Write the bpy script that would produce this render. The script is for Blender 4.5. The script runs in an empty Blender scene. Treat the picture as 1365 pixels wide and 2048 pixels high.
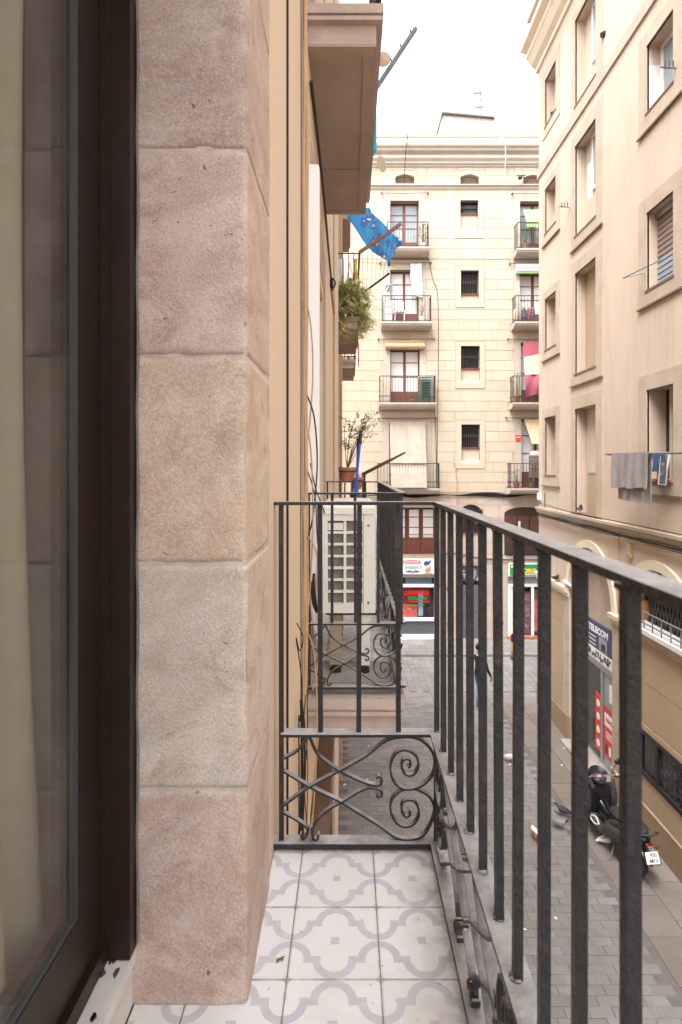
import bpy, bmesh, math, random
from mathutils import Vector, Matrix, noise
random.seed(7)
R = math.radians
SC = bpy.context.scene
COL = SC.collection
CZ = 6.70            # eye height above the street
F = 1142.0           # focal length in pixels of the 1365 x 2048 photograph

# ------------------------------------------------------------------ camera
cam_d = bpy.data.cameras.new('camera')
cam = bpy.data.objects.new('camera', cam_d); COL.objects.link(cam)
cam.location = (0, 0, CZ); cam.rotation_euler = (R(90), 0, 0)
cam_d.sensor_fit = 'VERTICAL'; cam_d.sensor_height = 36.0; cam_d.sensor_width = 24.0
cam_d.lens = F / 2048 * 36.0
cam_d.shift_x = -17.5 / 2048; cam_d.shift_y = -89.0 / 2048
cam_d.clip_start = 0.02; cam_d.clip_end = 500
cam_d.dof.use_dof = True; cam_d.dof.focus_distance = 3.2; cam_d.dof.aperture_fstop = 7.0
SC.camera = cam

# ------------------------------------------------------------------ sky, sun, exposure
SUN_AZ = (-0.42, -0.60); SUN_EL = 62
w = bpy.data.worlds.new('World'); SC.world = w; w.use_nodes = True
nt = w.node_tree; nt.nodes.clear()
sky = nt.nodes.new('ShaderNodeTexSky'); sky.sky_type = 'NISHITA'; sky.sun_disc = False
sky.sun_elevation = R(SUN_EL); sky.sun_rotation = math.atan2(SUN_AZ[0], SUN_AZ[1])
sky.air_density = 1.0; sky.dust_density = 4.0; sky.ozone_density = 1.0
hs = nt.nodes.new('ShaderNodeHueSaturation'); hs.inputs['Saturation'].default_value = 0.16
hs.inputs['Value'].default_value = 1.0
bg = nt.nodes.new('ShaderNodeBackground'); bg.inputs['Strength'].default_value = 0.15
wo = nt.nodes.new('ShaderNodeOutputWorld')
nt.links.new(sky.outputs[0], hs.inputs['Color']); nt.links.new(hs.outputs[0], bg.inputs['Color'])
nt.links.new(bg.outputs[0], wo.inputs['Surface'])
sd = bpy.data.lights.new('sun', 'SUN'); sd.energy = 0.85; sd.angle = R(40); sd.color = (1.0, 0.96, 0.92)
sun = bpy.data.objects.new('sun', sd); COL.objects.link(sun)
ce = math.cos(R(SUN_EL)); n_ = math.hypot(*SUN_AZ)
sv = Vector((SUN_AZ[0] / n_ * ce, SUN_AZ[1] / n_ * ce, math.sin(R(SUN_EL))))
sun.rotation_euler = sv.to_track_quat('Z', 'Y').to_euler(); sun.location = (0, -5, 30)
SC.view_settings.view_transform = 'Standard'; SC.view_settings.look = 'None'
SC.view_settings.exposure = 2.18; SC.view_settings.gamma = 1.0; SC.view_settings.use_curve_mapping = False
SC.render.engine = 'CYCLES'
SC.cycles.max_bounces = 9; SC.cycles.diffuse_bounces = 5; SC.cycles.transparent_max_bounces = 12
SC.cycles.use_denoising = True

# ------------------------------------------------------------------ materials
MATS = {}
def lin(c):
    return tuple(((v / 255) / 12.92 if v / 255 <= .04045 else ((v / 255 + .055) / 1.055) ** 2.4) for v in c)
class NB:
    """tiny node-tree writer"""
    def __init__(s, name):
        s.m = bpy.data.materials.new(name); s.m.use_nodes = True
        s.t = s.m.node_tree; s.t.nodes.clear(); s.L = s.t.links.new
        s.out = s.t.nodes.new('ShaderNodeOutputMaterial')
        s.b = s.t.nodes.new('ShaderNodeBsdfPrincipled'); s.L(s.b.outputs[0], s.out.inputs['Surface'])
    def n(s, typ, **kw):
        nd = s.t.nodes.new(typ)
        for k, v in kw.items():
            if k.startswith('i_'): nd.inputs[k[2:].replace('_', ' ')].default_value = v
            else: setattr(nd, k, v)
        return nd
    def pos(s, scale=(1, 1, 1), obj=False):
        if obj:
            g = s.n('ShaderNodeTexCoord').outputs['Object']
        else:
            g = s.n('ShaderNodeNewGeometry').outputs['Position']
        mp = s.n('ShaderNodeMapping'); mp.inputs['Scale'].default_value = scale
        s.L(g, mp.inputs['Vector']); return mp.outputs[0]
    def noise(s, vec, scale, detail=4, rough=.55, dist=0):
        nd = s.n('ShaderNodeTexNoise'); nd.inputs['Scale'].default_value = scale
        nd.inputs['Detail'].default_value = detail; nd.inputs['Roughness'].default_value = rough
        nd.inputs['Distortion'].default_value = dist
        s.L(vec, nd.inputs['Vector']); return nd.outputs['Fac']
    def ramp(s, fac, stops):
        nd = s.n('ShaderNodeValToRGB'); cr = nd.color_ramp
        while len(cr.elements) < len(stops): cr.elements.new(.5)
        for e, (p, c) in zip(cr.elements, stops):
            e.position = p; e.color = (c, c, c, 1) if isinstance(c, (int, float)) else (*c[:3], 1)
        s.L(fac, nd.inputs['Fac']); return nd.outputs[0]
    def mix(s, fac, a, b, mode='MIX'):
        nd = s.n('ShaderNodeMix', data_type='RGBA', blend_type=mode)
        for sock, v in ((nd.inputs['Factor'], fac), (nd.inputs['A'], a), (nd.inputs['B'], b)):
            if hasattr(v, 'is_linked') or hasattr(v, 'links'): s.L(v, sock)
            elif isinstance(v, (int, float)): sock.default_value = v
            else: sock.default_value = (*v[:3], 1)
        return nd.outputs['Result']
    def math(s, op, a, b=None, c=None):
        nd = s.n('ShaderNodeMath', operation=op)
        for i, v in enumerate((a, b, c)):
            if v is None: continue
            if isinstance(v, (int, float)): nd.inputs[i].default_value = v
            else: s.L(v, nd.inputs[i])
        return nd.outputs[0]
    def color(s, v):
        if isinstance(v, tuple): s.b.inputs['Base Color'].default_value = (*v[:3], 1)
        else: s.L(v, s.b.inputs['Base Color'])
    def bump(s, h, strength=.3, dist=.01):
        nd = s.n('ShaderNodeBump'); nd.inputs['Strength'].default_value = strength
        nd.inputs['Distance'].default_value = dist
        s.L(h, nd.inputs['Height']); s.L(nd.outputs[0], s.b.inputs['Normal'])
    def rough(s, v): s.b.inputs['Roughness'].default_value = v

def mul(c, k): return tuple(min(1, v * k) for v in c)
def mat(name, col, rough=.8, var=.12, scale=3.0, bump=.15, bscale=60, bdist=.004, metal=0, stain=None, streak=0, obj=False, spec=.4):
    """mottled matt surface: two octaves of colour noise, optional stain colour and rain streaks, fine relief"""
    if name in MATS: return MATS[name]
    k = NB(name); p = k.pos(obj=obj)
    f = k.noise(p, scale, 6, .6)
    c = k.mix(k.ramp(f, [(.3, 0.), (.7, 1.)]), mul(col, 1 - var), mul(col, 1 + var * .8))
    f2 = k.noise(p, bscale * .6, 3, .6)
    c = k.mix(k.math('MULTIPLY', k.ramp(f2, [(.35, 0.), (.65, 1.)]), var * 1.2), c, mul(col, .6))
    if stain is not None:
        f3 = k.noise(p, scale * .45, 7, .68, .6)
        c = k.mix(k.ramp(f3, [(.5, 0.), (.72, .75)]), c, stain)
    if streak:
        f4 = k.noise(k.pos((1.5, 1.5, .22), obj), 1.7, 7, .66, 1.2)
        c = k.mix(k.ramp(f4, [(.5, 0.), (.78, streak)]), c, mul(col, .52))
    if name == 'peach_render':
        sx = k.n('ShaderNodeSeparateXYZ'); k.L(k.n('ShaderNodeNewGeometry').outputs['Position'], sx.inputs[0]); ms = None
        for cy in (15.3, 13.05, 9.95, 6.6):
            q = k.ramp(k.math('ABSOLUTE', k.math('SUBTRACT', sx.outputs[1], cy)), [(.25, 1.), (.75, 0.)]); ms = q if ms is None else k.math('MAXIMUM', ms, q)
        dr = k.noise(k.pos((6.5, 6.5, .35)), 1.2, 6, .7, .4)
        c = k.mix(k.math('MULTIPLY', ms, k.ramp(dr, [(.46, 0.), (.70, .55)])), c, mul(col, .70))
        pt = k.noise(p, .9, 3, .4, 1.5)
        c = k.mix(k.ramp(pt, [(.56, 0.), (.585, .16)]), c, mul(col, .80))
    k.color(c); k.rough(rough); k.b.inputs['Metallic'].default_value = metal
    k.b.inputs['Specular IOR Level'].default_value = spec
    if bump: k.bump(k.noise(p, bscale, 5, .6), bump, bdist)
    MATS[name] = k.m; return k.m
def stone(name, c1, c2, c3, seed):
    """pitted sandstone with iron stains, soft bedding and a pale mineral bloom"""
    k = NB(name); g = k.n('ShaderNodeNewGeometry').outputs['Position']
    mp = k.n('ShaderNodeMapping'); mp.inputs['Location'].default_value = (seed * 3.1, seed * 1.7, seed * 2.3)
    mp.inputs['Rotation'].default_value = (0, R(10 + 7 * seed), 0)
    k.L(g, mp.inputs['Vector']); p = mp.outputs[0]
    st = k.n('ShaderNodeMapping'); st.inputs['Scale'].default_value = (1, 1, 3.2); k.L(p, st.inputs['Vector'])
    a = k.noise(st.outputs[0], 2.6, 8, .66, .7); b = k.noise(p, 7.0, 6, .62, .5); d = k.noise(p, 215, 3, .7); e = k.noise(p, 95, 4, .7)
    c = k.mix(k.ramp(a, [(.38, 0.), (.60, 1.)]), mul(c1, .92), c2)
    c = k.mix(k.ramp(b, [(.48, 0.), (.72, .8)]), c, c3)
    lg = k.noise(k.pos((.8, 1.0, 1.5)), 5.0, 8, .72, 1.4)
    c = k.mix(k.ramp(lg, [(.52, 0.), (.70, .66)]), c, (.33, .205, .145))
    c = k.mix(k.ramp(k.noise(p, 4.2, 7, .7, .9), [(.60, 0.), (.78, .6)]), c, mul(c2, 1.22))
    c = k.mix(k.ramp(d, [(.34, .36), (.50, 0.)]), c, mul(c1, .45))
    c = k.mix(k.ramp(d, [(.51, 0.), (.66, .36)]), c, mul(c2, 1.32))
    pit = k.math('MULTIPLY', k.ramp(k.noise(p, 62, 2, .5, .6), [(.69, 0.), (.73, 1.)]), k.ramp(k.noise(p, 6, 3, .5), [(.50, 0.), (.56, 1.)]))
    c = k.mix(k.ramp(k.noise(k.pos((1.6, 1.6, .9)), 3.4, 9, .75, 1.6), [(.50, 0.), (.70, .55)]), c, mul(c3, .74))
    c = k.mix(k.math('MULTIPLY', pit, .7), c, (.15, .085, .06))
    k.color(c); k.rough(.92); k.b.inputs['Specular IOR Level'].default_value = .2
    h = k.math('ADD', k.math('MULTIPLY', d, .55), k.math('ADD', k.math('MULTIPLY', e, .9), k.math('SUBTRACT', k.math('MULTIPLY', b, 2.0), pit)))
    k.bump(h, .65, .0035)
    MATS[name] = k.m; return k.m

plaster_r = mat('peach_render', (.575, .467, .375), .9, .07, .55, .3, 70, .004, stain=(.52, .405, .322), streak=.34)
plaster_rd = mat('ochre_rusticated_render', (.43, .32, .215), .9, .08, .8, .3, 60, .004, stain=(.38, .275, .18), streak=.26)
joint_r = mat('pale_joint', (.76, .62, .44), .9, .08, 5, .2, 60)
trim_r = mat('grey_beige_trim', (.475, .39, .305), .92, .12, 2.2, .35, 90, .004, stain=(.38, .30, .235), streak=.3)
cream_m = mat('cream_moulding', (.72, .62, .49), .85, .07, 2, .2, 60, streak=.18)
plaster_f = mat('cream_block_render', (.535, .447, .352), .9, .05, .7, .2, 50, .004, stain=(.52, .415, .30), streak=.10)
plaster_f2 = mat('cream_block_render_pale', (.545, .465, .37), .9, .05, .9, .2, 50, .004, stain=(.52, .42, .31), streak=.10)
plaster_f3 = mat('cream_block_render_warm', (.525, .43, .33), .9, .05, .9, .2, 50, .004, stain=(.50, .395, .28), streak=.12)
wall_f = mat('cream_wall_joint', (.47, .39, .305), .9, .06, .7, .2, 50, .004)
trim_f = mat('pale_stone_trim', (.50, .43, .365), .9, .10, 2.4, .25, 60, .004, stain=(.44, .35, .29), streak=.2)
cornice_f = mat('cornice_plaster', (.60, .545, .475), .9, .06, 1.2, .2, 50, .004, streak=.25)
quoin_f = mat('grey_pink_stone', (.52, .41, .35), .92, .16, 2.2, .35, 60, .005, stain=(.40, .30, .26), streak=.2)
plaster_l = mat('orange_cream_stucco', (.74, .60, .455), .88, .03, 1.4, .35, 110, .003, stain=(.72, .575, .425), streak=.06)
plaster_l2 = mat('pinkish_stucco', (.60, .49, .40), .9, .08, 1.4, .3, 90, .003, streak=.25)
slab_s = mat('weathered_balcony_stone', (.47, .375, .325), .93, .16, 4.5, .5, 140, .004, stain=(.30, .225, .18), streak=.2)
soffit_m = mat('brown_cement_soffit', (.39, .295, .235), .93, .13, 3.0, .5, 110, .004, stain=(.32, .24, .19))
cement = mat('grey_cement', (.36, .32, .29), .9, .2, 6, .5, 90, .004, stain=(.2, .17, .14))
def m_iron():
    """hammered dark grey paint; the colour turns paler, in patches, on the upward faces"""
    k = NB('grey_painted_iron'); p = k.pos()
    a = k.noise(p, 30, 5, .6); b = k.noise(p, 260, 3, .6)
    c = k.mix(k.ramp(a, [(.3, 0.), (.7, 1.)]), (.015, .0142, .0155), (.030, .0285, .031))
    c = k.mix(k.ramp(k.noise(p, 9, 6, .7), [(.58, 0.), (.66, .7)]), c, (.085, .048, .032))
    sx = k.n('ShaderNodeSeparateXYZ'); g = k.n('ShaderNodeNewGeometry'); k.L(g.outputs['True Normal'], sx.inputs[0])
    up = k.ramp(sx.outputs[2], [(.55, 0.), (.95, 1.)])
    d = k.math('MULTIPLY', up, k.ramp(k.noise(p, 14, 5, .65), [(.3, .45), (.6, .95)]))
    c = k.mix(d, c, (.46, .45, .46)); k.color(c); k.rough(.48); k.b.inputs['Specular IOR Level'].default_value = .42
    h = k.math('ADD', k.math('MULTIPLY', b, .5), k.math('ADD', k.noise(p, 85, 3, .6), k.math('MULTIPLY', k.noise(p, 28, 2, .5), 1.3)))
    k.bump(h, .9, .0035); return k.m
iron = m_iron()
iron_far = mat('dark_iron', (.05, .048, .05), .55, .1, 20, 0, 60)
rust = mat('rusty_iron', (.10, .052, .032), .8, .4, 30, .5, 160, .002)
ground_m = mat('street_bed', (.15, .138, .13), .95, .2, 5, .3, 60)
white_pvc = mat('white_plastic', (.80, .80, .80), .45, .03, 3, 0, 20)
ac_white = mat('ivory_casing', (.78, .755, .69), .42, .035, 4, .04, 90, stain=(.70, .665, .59))
coil_m = mat('dusty_coil', (.26, .235, .22), .85, .3, 60, .6, 300, .002)
dark_plastic = mat('black_plastic', (.02, .02, .022), .42, .2, 20, .1, 90)
rubber = mat('black_rubber', (.018, .018, .019), .8, .2, 20, .3, 200)
brown_alu = mat('dark_brown_aluminium', (.024, .0145, .010), .42, .2, 5, .08, 90, spec=.3)
marble = mat('worn_white_marble', (.72, .70, .68), .5, .07, 9, .15, 60, stain=(.52, .48, .45))
wood_red = mat('red_brown_wood', (.17, .055, .04), .55, .2, 8, .2, 60)
wood_dark = mat('dark_brown_wood', (.055, .028, .02), .6, .25, 6, .3, 40)
wood_brown = mat('brown_shopfront_wood', (.16, .11, .08), .7, .2, 6, .3, 40)
wood_grey = mat('weathered_wood', (.19, .14, .115), .85, .25, 14, .4, 90, .003)
glass_dark = mat('dark_glass', (.02, .02, .024), .08, .2, 3, 0, 10, spec=.6)
pane_white = mat('white_curtained_pane', (.72, .71, .70), .25, .06, 3, 0, 10, spec=.6)
curtain_m = mat('beige_curtain', (.36, .335, .27), .95, .06, 12, .25, 700, .001)
terracotta = mat('terracotta', (.40, .17, .10), .85, .15, 12, .3, 90, .003)
bulb = mat('blue_plastic', (.02, .10, .55), .35, .08, 6, 0, 20)
green_aw = mat('green_awning', (.27, .44, .19), .8, .07, 8, .1, 60)
green_dk = mat('dark_green_shutter', (.03, .115, .06), .6, .1, 8, .1, 60)
straw = mat('straw_blind', (.55, .385, .245), .85, .14, 9, .4, 60, stain=(.63, .50, .38))
straw2 = mat('bleached_straw_blind', (.60, .50, .42), .85, .12, 4, .4, 50, stain=(.70, .63, .57))
crimson = mat('faded_crimson_cloth', (.36, .095, .125), .9, .1, 6, .2, 90)
cloth_w = mat('white_cloth', (.78, .78, .80), .9, .05, 6, .2, 90)
cloth_g = mat('grey_towel', (.31, .285, .285), .97, .1, 10, .9, 420, .004)
cloth_b = mat('denim_blue_cloth', (.06, .14, .27), .95, .15, 14, .3, 200)
cloth_p = mat('patterned_dark_cloth', (.10, .10, .14), .95, .5, 30, .2, 90, stain=(.5, .5, .52))
jeans_m = mat('blue_jeans', (.065, .14, .30), .9, .15, 12, .3, 200)
jacket_m = mat('black_jacket', (.014, .014, .018), .75, .2, 12, .2, 100)
skin_m = mat('skin', (.33, .17, .11), .6, .05, 12, 0, 60)
hair_m = mat('black_hair', (.012, .009, .008), .6, .2, 60, .4, 200)
red_poster = mat('red_poster', (.60, .055, .04), .45, .04, 3, 0, 20)
orange_r = mat('orange_plastic', (.65, .26, .04), .5, .1, 6, 0, 20)
yellow_p = mat('yellow_cloth', (.68, .60, .06), .9, .1, 6, .2, 90)
sign_white = mat('white_sign', (.82, .82, .82), .35, .03, 4, 0, 20)
sign_blue = mat('navy_sign', (.04, .045, .13), .4, .06, 4, 0, 20)
sign_green = mat('green_sign', (.02, .27, .10), .4, .04, 4, 0, 20)
ink_red = mat('crimson_ink', (.40, .01, .07), .5, .02, 4, 0, 20)
ink_green = mat('green_ink', (.0, .30, .20), .5, .02, 4, 0, 20)
ink_blue = mat('blue_ink', (.02, .035, .20), .5, .02, 4, 0, 20)
ink_yellow = mat('yellow_ink', (.85, .55, .05), .5, .02, 4, 0, 20)
ink_black = mat('black_ink', (.02, .02, .02), .6, .02, 4, 0, 20)
vinyl_red = mat('red_vinyl', (.65, .03, .03), .45, .02, 4, 0, 20)
vinyl_green = mat('green_vinyl', (.03, .25, .06), .45, .02, 4, 0, 20)
cable_b = mat('black_cable', (.016, .015, .016), .6, .2, 20, 0, 60)
cable_t = mat('tan_cable', (.50, .33, .19), .7, .12, 14, .2, 120)
metal_g = mat('grey_aluminium', (.42, .43, .45), .35, .06, 6, 0, 40, metal=.7)
metal_dull = mat('dull_grey_metal', (.16, .17, .18), .5, .1, 8, .1, 60)
bike_blk = mat('scooter_black_paint', (.010, .010, .012), .2, .1, 6, 0, 40, spec=.6)
bike_grey = mat('scooter_grey_plastic', (.045, .045, .052), .5, .1, 8, .1, 90)
bike_seat = mat('scooter_seat_vinyl', (.032, .032, .036), .6, .1, 10, .25, 200)
shutter_g = mat('grey_rolling_shutter', (.115, .125, .15), .55, .12, 3, .1, 50, stain=(.17, .17, .19))
meat = mat('meat_display', (.50, .10, .075), .5, .5, 16, .2, 40, stain=(.62, .40, .33))
shop_dark = mat('shop_interior_dark', (.045, .038, .05), .6, .4, 3, 0, 30, stain=(.16, .055, .06))
goods = mat('shop_goods', (.22, .10, .12), .5, .7, 9, 0, 30, stain=(.40, .38, .42))
room_m = mat('room_wall', (.30, .25, .19), .9, .04, 3, .05, 60)
leaf_a = mat('spider_leaf_green', (.40, .43, .19), .6, .3, 9, 0, 30)
leaf_b = mat('spider_leaf_yellow', (.66, .60, .36), .6, .25, 9, 0, 30)
def m_leaf(name, c):
    k = NB(name); p = k.pos(); cc = k.mix(k.noise(p, 14, 3, .6), mul(c, .65), mul(c, 1.3)); k.color(cc); k.rough(.55)
    tl = k.n('ShaderNodeBsdfTranslucent'); k.L(cc, tl.inputs[0]); mx = k.n('ShaderNodeMixShader'); mx.inputs[0].default_value = .45
    k.L(k.b.outputs[0], mx.inputs[1]); k.L(tl.outputs[0], mx.inputs[2]); k.L(mx.outputs[0], k.out.inputs['Surface']); return k.m
leaf_a = m_leaf('spider_leaf_green', (.42, .46, .17)); leaf_b = m_leaf('spider_leaf_yellow', (.70, .63, .36))
leaf_c = mat('shrub_leaf', (.13, .17, .06), .6, .35, 9, 0, 30)
twig_m = mat('twig', (.16, .10, .06), .85, .2, 20, .3, 90)
pig_dark = mat('pigeon_slate', (.045, .045, .055), .75, .35, 25, .2, 200)
pig_grey = mat('pigeon_grey', (.24, .25, .29), .75, .2, 25, .2, 200)
pig_white = mat('pigeon_white', (.66, .63, .62), .75, .12, 25, .2, 200)
pig_brown = mat('pigeon_brown', (.36, .17, .10), .75, .2, 25, .2, 200)
pig_leg = mat('pigeon_leg', (.42, .11, .09), .7, .1, 20, 0, 60)

def m_glass():
    k = NB('window_glass'); k.t.nodes.remove(k.b)
    tr = k.n('ShaderNodeBsdfTransparent'); tr.inputs[0].default_value = (.97, .97, .96, 1)
    gl = k.n('ShaderNodeBsdfGlossy'); gl.inputs['Roughness'].default_value = .012
    g = k.n('ShaderNodeNewGeometry'); dt = k.n('ShaderNodeVectorMath', operation='DOT_PRODUCT'); k.L(g.outputs['Incoming'], dt.inputs[0]); k.L(g.outputs['Normal'], dt.inputs[1])
    ci = k.math('SUBTRACT', 1.0, k.math('ABSOLUTE', dt.outputs['Value'])); f5 = k.math('ADD', k.math('MULTIPLY', k.math('POWER', ci, 5.0), .96), .045)
    mx = k.n('ShaderNodeMixShader'); k.L(f5, mx.inputs[0]); k.L(tr.outputs[0], mx.inputs[1]); k.L(gl.outputs[0], mx.inputs[2])
    df = k.n('ShaderNodeBsdfDiffuse'); df.inputs[0].default_value = (.5, .48, .45, 1)
    m2 = k.n('ShaderNodeMixShader'); k.L(k.ramp(k.noise(k.pos((1, 1, .4)), 5, 6, .7, .8), [(.45, .0), (.8, .09)]), m2.inputs[0]); k.L(mx.outputs[0], m2.inputs[1]); k.L(df.outputs[0], m2.inputs[2])
    k.L(m2.outputs[0], k.out.inputs['Surface'])
    return k.m
glass_m = m_glass()

def m_tile():
    """printed ogee lattice on a 20 cm cement tile, read in the tile's own space"""
    k = NB('patterned_tile'); tc = k.n('ShaderNodeTexCoord').outputs['Object']
    sx = k.n('ShaderNodeSeparateXYZ'); k.L(tc, sx.inputs[0])
    x = k.math('MULTIPLY', sx.outputs[0], 5.0); y = k.math('MULTIPLY', sx.outputs[1], 5.0)
    u = k.math('ABSOLUTE', k.math('SUBTRACT', x, .5)); v = k.math('SUBTRACT', .5, k.math('ABSOLUTE', k.math('SUBTRACT', y, .5)))
    def dist(cu, cv):
        a = k.math('SUBTRACT', u, cu); b = k.math('SUBTRACT', v, cv)
        return k.math('SQRT', k.math('ADD', k.math('MULTIPLY', a, a), k.math('MULTIPLY', b, b)))
    def near(val, c, h): return k.math('LESS_THAN', k.math('ABSOLUTE', k.math('SUBTRACT', val, c)), h)
    up = k.math('LESS_THAN', v, .25)
    a1 = k.math('MULTIPLY', up, near(dist(0, .25), .200, .044))
    a2 = k.math('MULTIPLY', k.math('SUBTRACT', 1.0, up), near(dist(.5, .25), .200, .044))
    a3 = k.math('MULTIPLY', near(v, .25, .044), near(u, .25, .094))
    sq = k.math('MULTIPLY', k.math('LESS_THAN', u, .05), k.math('GREATER_THAN', v, .45))
    di = k.math('LESS_THAN', k.math('ADD', k.math('SUBTRACT', .5, u), v), .062)
    f = k.math('MAXIMUM', k.math('MAXIMUM', a1, a2), k.math('MAXIMUM', a3, k.math('MAXIMUM', sq, di)))
    p = k.pos(); nz = k.noise(p, 14, 5, .6); nz2 = k.noise(p, 3.5, 6, .65)
    ca = k.mix(k.ramp(nz, [(.3, 0.), (.7, 1.)]), (.76, .755, .765), (.80, .795, .805))
    cb = k.mix(k.ramp(nz, [(.3, 0.), (.7, 1.)]), (.50, .50, .555), (.56, .56, .61))
    orr = k.n('ShaderNodeObjectInfo').outputs['Random']; ca = k.mix(orr, mul((.76, .755, .765), .93), ca)
    wear = k.ramp(k.noise(p, 18, 6, .7), [(.52, 1.), (.74, .45)]); f = k.math('MULTIPLY', f, wear)
    c = k.mix(f, ca, cb)
    c = k.mix(k.ramp(nz2, [(.52, 0.), (.8, .55)]), c, (.42, .38, .34))
    c = k.mix(k.ramp(k.noise(p, 60, 3, .5), [(.70, 0.), (.76, .6)]), c, (.25, .20, .16))
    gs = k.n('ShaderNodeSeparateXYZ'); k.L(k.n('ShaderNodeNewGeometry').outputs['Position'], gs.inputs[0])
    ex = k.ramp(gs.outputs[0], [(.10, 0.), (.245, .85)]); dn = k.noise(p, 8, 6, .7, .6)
    c = k.mix(k.math('MULTIPLY', ex, k.ramp(dn, [(.38, .0), (.66, .9)])), c, (.30, .25, .20))  # grime along the railing edge, with the shade there painted into the colour
    bx = k.math('MINIMUM', k.math('MINIMUM', x, k.math('SUBTRACT', 1.0, x)), k.math('MINIMUM', y, k.math('SUBTRACT', 1.0, y)))
    c = k.mix(k.math('MULTIPLY', k.ramp(bx, [(.0, .75), (.028, 0.)]), k.ramp(k.noise(p, 22, 5, .7), [(.35, 0.), (.6, 1.)])), c, (.33, .27, .22))
    k.color(c); k.rough(.36); k.bump(k.noise(p, 40, 3, .5), .05, .002)
    return k.m
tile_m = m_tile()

def m_paver(name, base):
    """stone paver: colour differs from stone to stone (per-island), dirty, gently polished"""
    k = NB(name); g = k.n('ShaderNodeNewGeometry'); oi = k.n('ShaderNodeObjectInfo')
    rnd = k.math('FRACT', k.math('ADD', g.outputs['Random Per Island'], oi.outputs['Random']))
    p = k.pos(); a = k.noise(p, 2.2, 6, .65, .4); b = k.noise(p, 55, 4, .6)
    c = k.mix(rnd, mul(base, .86), mul(base, 1.15))
    c = k.mix(k.ramp(a, [(.4, 0.), (.72, .75)]), c, mul((base[0] * .98, base[1] * .88, base[2] * .80), .72))
    c = k.mix(k.ramp(b, [(.4, .35), (.6, 0.)]), c, mul(base, .55))
    c = k.mix(k.ramp(k.noise(p, 26, 2, .5), [(.73, 0.), (.76, .7)]), c, mul(base, 1.9))
    k.color(c); k.rough(.72); k.bump(b, .25, .004)
    return k.m
paver_m = m_paver('grey_stone_paver', (.225, .212, .206))
slab_m = m_paver('grey_stone_slab', (.25, .236, .23))
slab_br = m_paver('brownish_stone_slab', (.205, .178, .16))

def m_blue():
    k = NB('blue_printed_cloth'); p = k.pos(obj=True)
    v = k.n('ShaderNodeTexVoronoi'); v.inputs['Scale'].default_value = 5.5; k.L(p, v.inputs['Vector'])
    d = v.outputs['Distance']; a = k.noise(p, 12, 3, .5, 3.5)
    c = k.mix(k.ramp(k.noise(p, 2.5, 4, .5), [(.35, 0.), (.65, 1.)]), (.025, .17, .40), (.04, .235, .47))
    m1 = k.math('MULTIPLY', k.math('LESS_THAN', d, .46), k.math('GREATER_THAN', a, .50))
    c = k.mix(m1, c, (.05, .06, .22))
    m2 = k.math('MULTIPLY', k.math('LESS_THAN', d, .20), k.math('GREATER_THAN', k.noise(p, 14, 2, .5, 1), .56))
    c = k.mix(m2, c, (.62, .62, .60))
    m3 = k.math('MULTIPLY', k.math('LESS_THAN', d, .26), k.math('GREATER_THAN', k.noise(p, 11, 2, .5, 2), .60))
    c = k.mix(m3, c, (.38, .20, .13))
    k.color(c); k.rough(.9)
    k.b.inputs['Subsurface Weight'].default_value = 0
    return k.m
blue_cloth = m_blue()
def m_stripes(name, c1, c2, axis, freq, duty=.5, rough=.6):
    k = NB(name); g = k.n('ShaderNodeNewGeometry').outputs['Position']; sx = k.n('ShaderNodeSeparateXYZ'); k.L(g, sx.inputs[0])
    f = k.math('LESS_THAN', k.math('FRACT', k.math('MULTIPLY', sx.outputs[axis], freq)), duty)
    k.color(k.mix(f, c1, c2)); k.rough(rough); return k.m
pane_refl = mat('pale_glass_pane', (.30, .33, .35), .06, .25, 1.5, 0, 10, spec=.7)
def m_disc():
    k = NB('compact_disc'); k.color((.62, .60, .50)); k.b.inputs['Metallic'].default_value = .85; k.rough(.28); return k.m
disc_m = m_disc()
def m_poster_art():
    k = NB('dark_graffiti_panel'); p = k.pos(); a = k.noise(p, 5, 4, .6, 2.5); b = k.noise(p, 9, 3, .6, 3.0)
    c = k.mix(k.ramp(a, [(.45, 0.), (.6, .6)]), (.016, .017, .02), (.10, .11, .13))
    c = k.mix(k.ramp(b, [(.60, 0.), (.68, .6)]), c, (.17, .10, .03)); k.color(c); k.rough(.25); return k.m
art_m = m_poster_art()
def m_chess():
    k = NB('leopard_curtain'); p = k.pos(); v = k.noise(p, 16, 3, .6, 2)
    k.color(k.mix(k.ramp(v, [(.48, 0.), (.52, 1.)]), (.55, .52, .50), (.035, .03, .035))); k.rough(.9); return k.m
spot_m = m_chess()

# ------------------------------------------------------------------ mesh helpers
OFF = {}
def off(o): return OFF.get(o.name, Vector((0, 0, 0))) if o is not None else Vector((0, 0, 0))
def tag(o, label, cat, group=None, kind=None):
    if label: o['label'] = label
    if cat: o['category'] = cat
    if group: o['group'] = group
    if kind: o['kind'] = kind
    return o
def root(name, loc, label, cat, group=None, rz=0, local=False):
    o = bpy.data.objects.new(name, None); COL.objects.link(o); o.location = loc; o.rotation_euler.z = rz
    o.empty_display_size = .1
    OFF[o.name] = Vector((0, 0, 0)) if local else Vector(loc)
    return tag(o, label, cat, group)
def cr(pts, n=6, closed=False):
    """Catmull-Rom through points"""
    P = [Vector(p) for p in pts]; out = []
    for i in range(len(P) - 1):
        p0 = P[max(i - 1, 0)]; p1 = P[i]; p2 = P[i + 1]; p3 = P[min(i + 2, len(P) - 1)]
        for j in range(n):
            t = j / n
            out.append(.5 * (2 * p1 + (p2 - p0) * t + (2 * p0 - 5 * p1 + 4 * p2 - p3) * t * t + (3 * p1 - p0 - 3 * p2 + p3) * t ** 3))
    out.append(P[-1]); return out
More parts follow.
